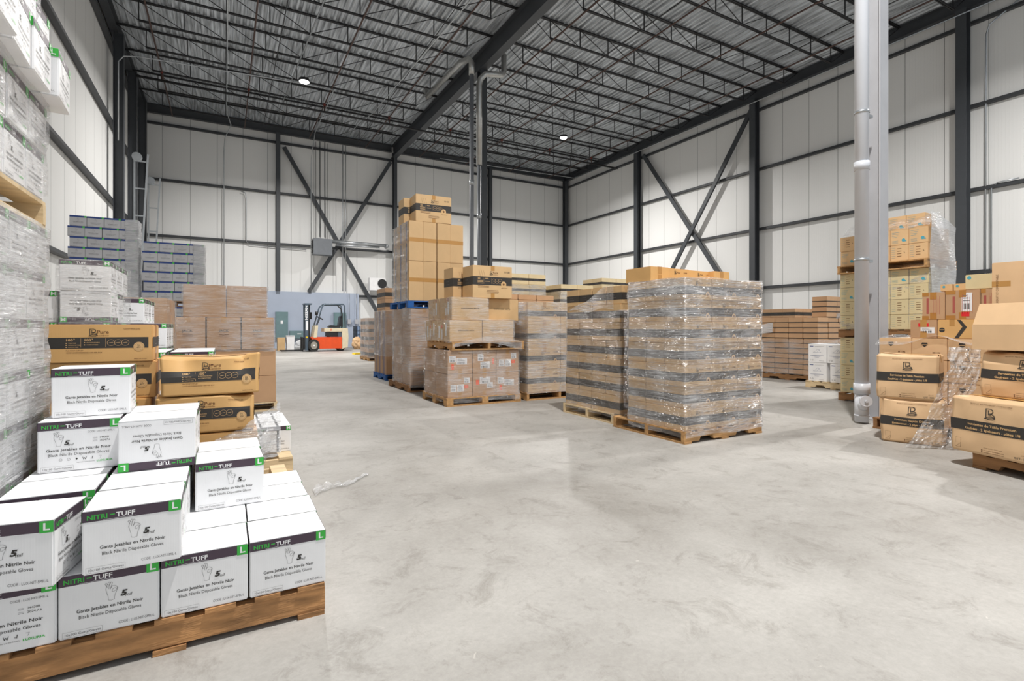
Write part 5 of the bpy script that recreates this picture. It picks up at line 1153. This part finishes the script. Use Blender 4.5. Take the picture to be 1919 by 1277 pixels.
s = MB(); s.bar((0, -d_ / 2, h_), (0, -d_ / 2 + 0.07, h_ + 0.17), w_ - 0.01, 0.006, KRAFTN, up=(0, -1, 0.4)); s.obj('flap', ob)
s = MB(); s.bar((0, d_ / 2, h_), (0, d_ / 2 - 0.18, h_ + 0.03), w_ - 0.01, 0.006, KRAFTN); s.obj('flap', ob)
xx, yy = q6(0.40, 0.72)
big4 = Kind('plain_carton', 0.60, 0.42, 0.42, KRAFTN, {'front': Pr(0.6, 0.42).rect(0.0, 0.20, 0.13, 0.25, TAPE, 1).text('PRODUIT ET COMPOSTABLE', 0.045, 0.03, 0.022, BROWNINK, 0.0, rot=90)}, tape='x')
big4.put(6.12 + 0.36, 1.62, 0, -90, 'plain tan carton on floor behind right-edge pile')
big4.put(6.12 + 0.36, 1.62, 0.4225, -90, 'plain tan carton second up behind right-edge pile')
big4.put(6.12 + 0.36, 1.62, 0.845, -90, 'plain tan carton third up behind right-edge pile')
big4.put(6.12 + 0.22, 1.70, 1.2675 - 0.0, -90, 'tall tan carton topmost at right edge with tape patch')
# crumpled film between the napkin piles
def crump(u, v):
    bx, by = 5.50 + 0.27 * u, 2.34 - 0.20 * u; tx, ty = 5.60 + 0.16 * u, 2.12 - 0.16 * u
    q = min(1.0, v * 1.25) ** 0.8
    n_ = mnoise.noise(Vector((u * 6, v * 8, 1))) * 0.05; n2_ = mnoise.noise(Vector((u * 17, v * 19, 4))) * 0.020
    flare = (1 - v) ** 2 * 0.10
    return (bx + (tx - bx) * q - flare * (1 - u) * 0.6 + n_ * 0.7 + n2_, by + (ty - by) * q + flare * (0.5 - u) + n2_ - n_ * 0.4, max(0.004, 0.004 + 0.92 * v + n_ * 0.3))
sheet(crump, 44, 50, 'crumpled clear film heaped on floor between napkin cartons', FILMC)

# ================================================================== LEFT SIDE
# PL1 front glove pallet
x0, y0 = 0.342 - 1.06, 2.09
pallet(-0.66, 2.085, 0, 1.0, 1.0, 'rough brown pallet under the front glove cases', ROUGH, True, solid=True)
def gl(k, x, y, z, rot, label, group='glove cases on the front pallet'): k.put(x, y, z, rot, label, group)
zz = [PH + 0.2025 * k for k in range(5)]
cols = [0.342 - 0.131 - 0.265 * i for i in range(4)]
nmc = ['right', 'second from right', 'third from right', 'leftmost']
for i, x in enumerate(cols):
    for j in range(4):
        if i in (1, 2) and j in (1, 2) and i == 2: continue
        kk = gLB if (i == 3 and j == 0) else gL
        gl(kk, x + (0.004 if j % 2 else 0), y0 + 0.117 + 0.238 * j, zz[0], random.Random(i * 7 + j).uniform(-0.6, 0.6), 'white glove case, bottom row of front pallet, %s, %s rank' % (nmc[i], ORD[j]))
# second row
gl(gL, -0.257, 2.057 + 0.117, zz[1], 0.5, 'white glove case, second row, centre front of front pallet')
gl(gL, -0.535 - 0.02, 2.02 + 0.135, zz[1], -9, 'white glove case turned askew on the front pallet')
for j in (1, 2, 3):
    gl(gL, -0.255, 2.06 + 0.117 + 0.237 * j, zz[1], 0, 'white glove case, second row, centre column, %s rank' % ORD[j])
    gl(gL, -0.53, 2.09 + 0.117 + 0.237 * j, zz[1], 0, 'white glove case, second row, left column, %s rank' % ORD[j])
gl(gL, 0.022, 2.55 + 0.117, zz[1], 1.5, 'white glove case set back on second row, right of centre')
gl(gL, 0.024, 2.55 + 0.117 + 0.238, zz[1], 0.5, 'white glove case behind the set-back one, second row')
# third row
gl(gLB, -0.508, 2.665 + 0.117, zz[2], 1, 'white glove case with date stamp, third row left')
gl(gLF, -0.236, 2.535 + 0.117, zz[2], 0.5, 'white glove case standing upside down, third row')
gl(gL, -0.236, 2.535 + 0.117 + 0.24, zz[2], -0.5, 'white glove case behind the upside-down one')
gl(gL, -0.508, 2.665 + 0.117 + 0.24, zz[2], 0, 'white glove case behind the date-stamped one')
gl(gL, -0.488, 2.755 + 0.117, zz[3], 2, 'white glove case on top of the front pallet pile')

# PL0 near wrapped tower at left edge
LX = -0.70
pallet(LX - 1.02, 1.85, 0, 1.0, 1.2, 'floor pallet of the towering wrapped stack at left edge', WOODL)
desc = 'wrapped glove case'
def tower(z0, nz, where, seed, offs):
    R = random.Random(seed)
    for k in range(nz):
        ox = offs[k % len(offs)]
        for j in range(5):
            row = 'top row' if k == nz - 1 else 'bottom row' if k == 0 else ORD[nz - 1 - k] + ' row'
            gT.put(LX - 0.131 + ox + R.uniform(-0.008, 0.008), 3.05 - 0.119 - 0.238 * j + R.uniform(-0.003, 0.003), z0 + 0.2025 * k, R.uniform(-1.2, 1.2) * (1 if abs(ox) < 0.02 else 1), '%s, %s, %s from far end, %s' % (desc, row, ORD[j], where), 'glove cases of the left-edge tower')
            if k == nz - 1:
                gT.put(LX - 0.40 + ox, 3.05 - 0.119 - 0.238 * j, z0 + 0.2025 * k, 0, '%s, %s, second column, %s from far end, %s' % (desc, row, ORD[j], where), 'glove cases of the left-edge tower')
tower(PH, 7, 'lower left-edge tower', 1, [0, 0.004, -0.004])
wrap(LX - 0.55, 1.85, LX + 0.002, 3.06, 0.05, PH + 7 * 0.2025, 'cloudy film round the lower half of left-edge tower', FILMV, amp=0.014, seed=61)
z = PH + 7 * 0.2025 + 0.002
pallet(LX - 1.0, 1.85, z, 1.0, 1.21, 'fresh wooden pallet halfway up the left-edge tower', WOODL, True)
z += PH
R = random.Random(4)
rows = [(-0.0, 0.0), (0.01, 0.0), (0.09, 6), (0.02, -5), (-0.02, 3), (0.07, -3), (0.05, 0)]
for k, (ox, rz) in enumerate(rows):
    for j in range(5):
        gT.put(LX - 0.131 + ox + (0.0 if k in (0, 1) else R.uniform(-0.02, 0.02)), 3.03 - 0.125 - 0.245 * j + 0.02 * (k > 1), z + 0.2025 * k, (R.uniform(-1, 1) + rz * (1 if j % 2 == 0 else 0.3)) * (0 if k == 0 else 1) * 0.5, 'wrapped glove case, %s row up, %s from far end, upper tower' % (ORD[k], ORD[j]), 'glove cases of the upper left-edge tower')
        if k in (0, 2, 5, 6): gT.put(LX - 0.42 + min(0, ox), 3.03 - 0.125 - 0.245 * j, z + 0.2025 * k, 0, 'wrapped glove case, %s row up, inner column, %s from far end' % (ORD[k], ORD[j]), 'inner glove cases of the upper tower')
        elif k in (1, 3, 4): gT.put(LX - 0.42 + min(0, ox), 3.03 - 0.125 - 0.245 * j, z + 0.2025 * k, 0, 'wrapped glove case, %s row up, inner column, %s from far end' % (ORD[k], ORD[j]), 'inner glove cases of the upper tower')
def lean(x, y, z, H):
    k = min(6, max(0, z / 0.2025)); i = int(k); f = k - i; a = rows[i][0]; b_ = rows[min(6, i + 1)][0]; return ((min(a, b_) + 0.012) if x > 0 else 0, -0.03 if y > 0 else 0, 0)
wrap(LX - 0.55, 1.8, LX + 0.0, 3.0, z + 0.02, z + 7 * 0.2025, 'glossy film round the leaning upper left-edge tower', FILM, amp=0.012, seed=62, fn=lean)

# PL2 soup lid cartons
pallet(-0.82, 3.24, 0, 1.2, 0.8, 'pallet under the golden bamboo lid cartons', WOODL, True)
for k in range(5):
    (lidA).put(-0.57 + (0.012 if k in (1, 3) else 0), 3.41 + 0.165 + 0.01 * (k % 2), PH + 0.1992 * k, (-1.5, 2, -2, 1, 0.8)[k], 'golden lid carton, %s up in the left pile' % ORD[k], 'golden lid cartons, left pile')
for k, kk in enumerate((lidP, lidP, lidD, lidC)):
    kk.put(-0.075 + (0.0, 0.01, -0.005, 0.015)[k], 3.25 + 0.165, PH + 0.2045 * k, (0, 0.5, -0.5, 1.2)[k], ('plain golden carton at the foot of the crushed pile', 'plain golden carton under the dented lid carton', 'golden lid carton with a dented right corner', 'golden lid carton with a crushed top edge')[k], 'golden lid cartons, right pile')
def cf(u, v):
    x = -0.22 + 0.50 * u; y = 3.22 - 0.03 * math.sin(3 * u) - 0.05 * (1 - v); z = 0.30 + 0.10 * u * u + (0.12 + 0.16 * u) * v
    n_ = mnoise.noise(Vector((u * 9, v * 7, 8))) * 0.035; return (x, y + n_, z + n_ * 0.6)
sheet(cf, 36, 20, 'crumpled clear film bunched before the golden lid cartons', FILMC)
sheet(lambda u, v: (0.15 + 0.06 * u + 0.02 * math.sin(9 * v), 3.10 + 0.08 * u, 0.01 + 0.52 * v + 0.03 * mnoise.noise(Vector((u * 6, v * 8, 2)))), 12, 30, 'crumpled film tail hanging beside the front pallet', FILMC)

# PL3 M glove pallets
pallet(-0.92, 4.25, 0, 1.38, 0.8, 'pallet under the medium glove cases', WOODL, True)
cx_ = [(-0.785, 7), (-0.486, 4), (-0.199, 4), (0.335, 1)]
for i, (x, h) in enumerate(cx_):
    for k in range(h):
        for j in range(3 if k >= h - 1 else 2):
            kk = gMF if (i == 0 and k == 5 and j == 0) else gM
            kk.put(x + (0.006 if k % 2 else 0), (4.26 if i < 3 else 4.45) + 0.118 + 0.239 * j, PH + 0.2025 * k, random.Random(i * 99 + k * 9 + j).uniform(-1.0, 1.0), 'medium glove case, %s column from left, %s up, %s rank' % (ORD[i], ORD[k], ORD[j]), 'medium glove cases')
for j in range(2):
    for k in range(6): gM.put(-1.062, 4.42 + 0.239 * j, PH + 0.2025 * k, 0, 'medium glove case left of the wrapped column, %s up, %s' % (ORD[k], ('front', 'rear')[j]), 'medium glove cases left of the column')
pallet(-2.2, 4.30, 0, 1.25, 0.8, 'pallet under the leftmost medium glove cases', WOODL, True)
pallet(-1.25, 5.14, 0, 1.1, 0.8, 'pallet under the rear medium glove cases', WOODL, True)
for k in range(6):
    for i, x in enumerate((-0.55, -0.82, -1.09) if k < 5 else (-0.70, -0.97)):
        for j in range(3): gM.put(x, 5.16 + 0.118 + 0.239 * j, PH + 0.2025 * k, random.Random(i * 9 + k * 5 + j).uniform(-1.0, 1.0), 'rear medium glove case, %s from right, %s up, %s rank' % (ORD[i], ORD[k], ORD[j]), 'rear medium glove cases')
wrap(-0.92, 4.255, -0.65, 4.98, PH + 0.2025 * 3, PH + 0.2025 * 7, 'clear film round the tallest medium glove column', FILM, amp=0.01, seed=71, cap=False)
for q, x in enumerate((0.25, 0.37)):
    s = MB(); s.box((x, 4.445, PH + 0.1), (0.012, 0.003, 0.2), CHAR); s.box((x, 4.80, PH + 0.205), (0.012, 0.71, 0.003), CHAR)
    tag(s.obj('plastic_strap'), 'dark plastic strap over the low medium glove case by the aisle, %s one' % ('left', 'right')[q], 'strap')
# PL4 JACK
JX, JY = -0.58, 7.5
pallet(JX, JY, 0, 1.2, 1.0, 'pallet under the big wrapped brown cartons', WOODL, False)
stack(jackL, JX + 0.0, JY, PH, 3, 2, 2, 0, 'plain brown carton', 'lower part of wrapped brown stack', 'plain cartons under the printed ones', px=0.392, pz=0.3475)
z = PH + 2 * 0.3475
stack(jack, JX, JY - 0.02, z, 3, 2, 1, 0, 'brown carton printed with dark wordmark', 'wrapped stack', 'printed cartons of the wrapped stack', px=0.386)
wrap(JX, JY - 0.02, JX + 1.155, JY + 0.8, z - 0.02, z + 0.41, 'glossy film round the printed brown cartons', FILM, amp=0.012, seed=81)
z += 0.414
stack(jackW, JX + 0.14, JY, z, 2, 2, 1, 0, 'plain brown carton', 'top of wrapped brown stack', 'plain cartons on the printed ones', px=0.468)
wrap(JX + 0.14, JY, JX + 0.14 + 0.93, JY + 0.85, z - 0.02, z + 0.403, 'glossy film round the topmost plain brown cartons', FILM, amp=0.016, seed=82, cap=True)
stack(jackL, -1.30, 6.1, 0, 2, 2, 4, 0, 'plain brown carton', 'stack between glove cases and printed cartons', 'plain cartons behind glove cases', px=0.41, pz=0.3475, jit=0.01)
wrap(-1.30, 6.1, -0.48, 6.92, 0.5, 4 * 0.3475, 'glossy film round brown cartons behind the glove cases', FILM, amp=0.012, seed=83, cap=True)

# PL5 blue banded cases
def blue(x0, y0, nz1, nz2, nm, labs):
    pallet(x0 - 0.02, y0, 0, 1.12, 1.0, 'floor pallet of the %s' % nm, WOODD)
    stack(gB, x0, y0, PH, 4, 2, nz1, 0, 'grey blue-banded case', 'lower ' + nm, 'cases of the lower ' + nm, off=lambda k: ((0.03, 0) if k % 2 else (0, 0)), lite=True)
    z = PH + nz1 * 0.2015
    pallet(x0 - 0.02, y0, z, 1.12, 1.0, 'raised pallet in the %s' % nm, WOODD)
    stack(gB, x0, y0, z + PH, 4, 2, nz2, 0, 'grey blue-banded case', 'upper ' + nm, 'cases of the upper ' + nm, off=lambda k: ((0.03, 0) if k % 2 else (0, 0)), lite=True)
    wrap(x0 + 0.9, y0 + 0.0, x0 + 1.10, y0 + 0.48, z + PH, z + PH + nz2 * 0.2015, 'cloudy film down the right edge of %s' % nm, FILMW, amp=0.012, seed=int(x0 * 10) % 50)
blue(-2.62, 12.8, 7, 8, 'taller blue-banded stack', '')
blue(-1.46, 12.85, 7, 6, 'lower blue-banded stack', '')

# floor scrap film
def scrap(u, v):
    x = 0.52 + 0.42 * u; y = 3.62 + 0.24 * u + 0.14 * (v - 0.5) * (1 - u * 0.7) + 0.03 * math.sin(8 * u)
    return (x, y, 0.006 + 0.05 * abs(mnoise.noise(Vector((u * 6, v * 3, 5)))) * (1 - u * 0.6))
sheet(scrap, 40, 8, 'thin strip of clear film lying on the concrete floor', FILMC)
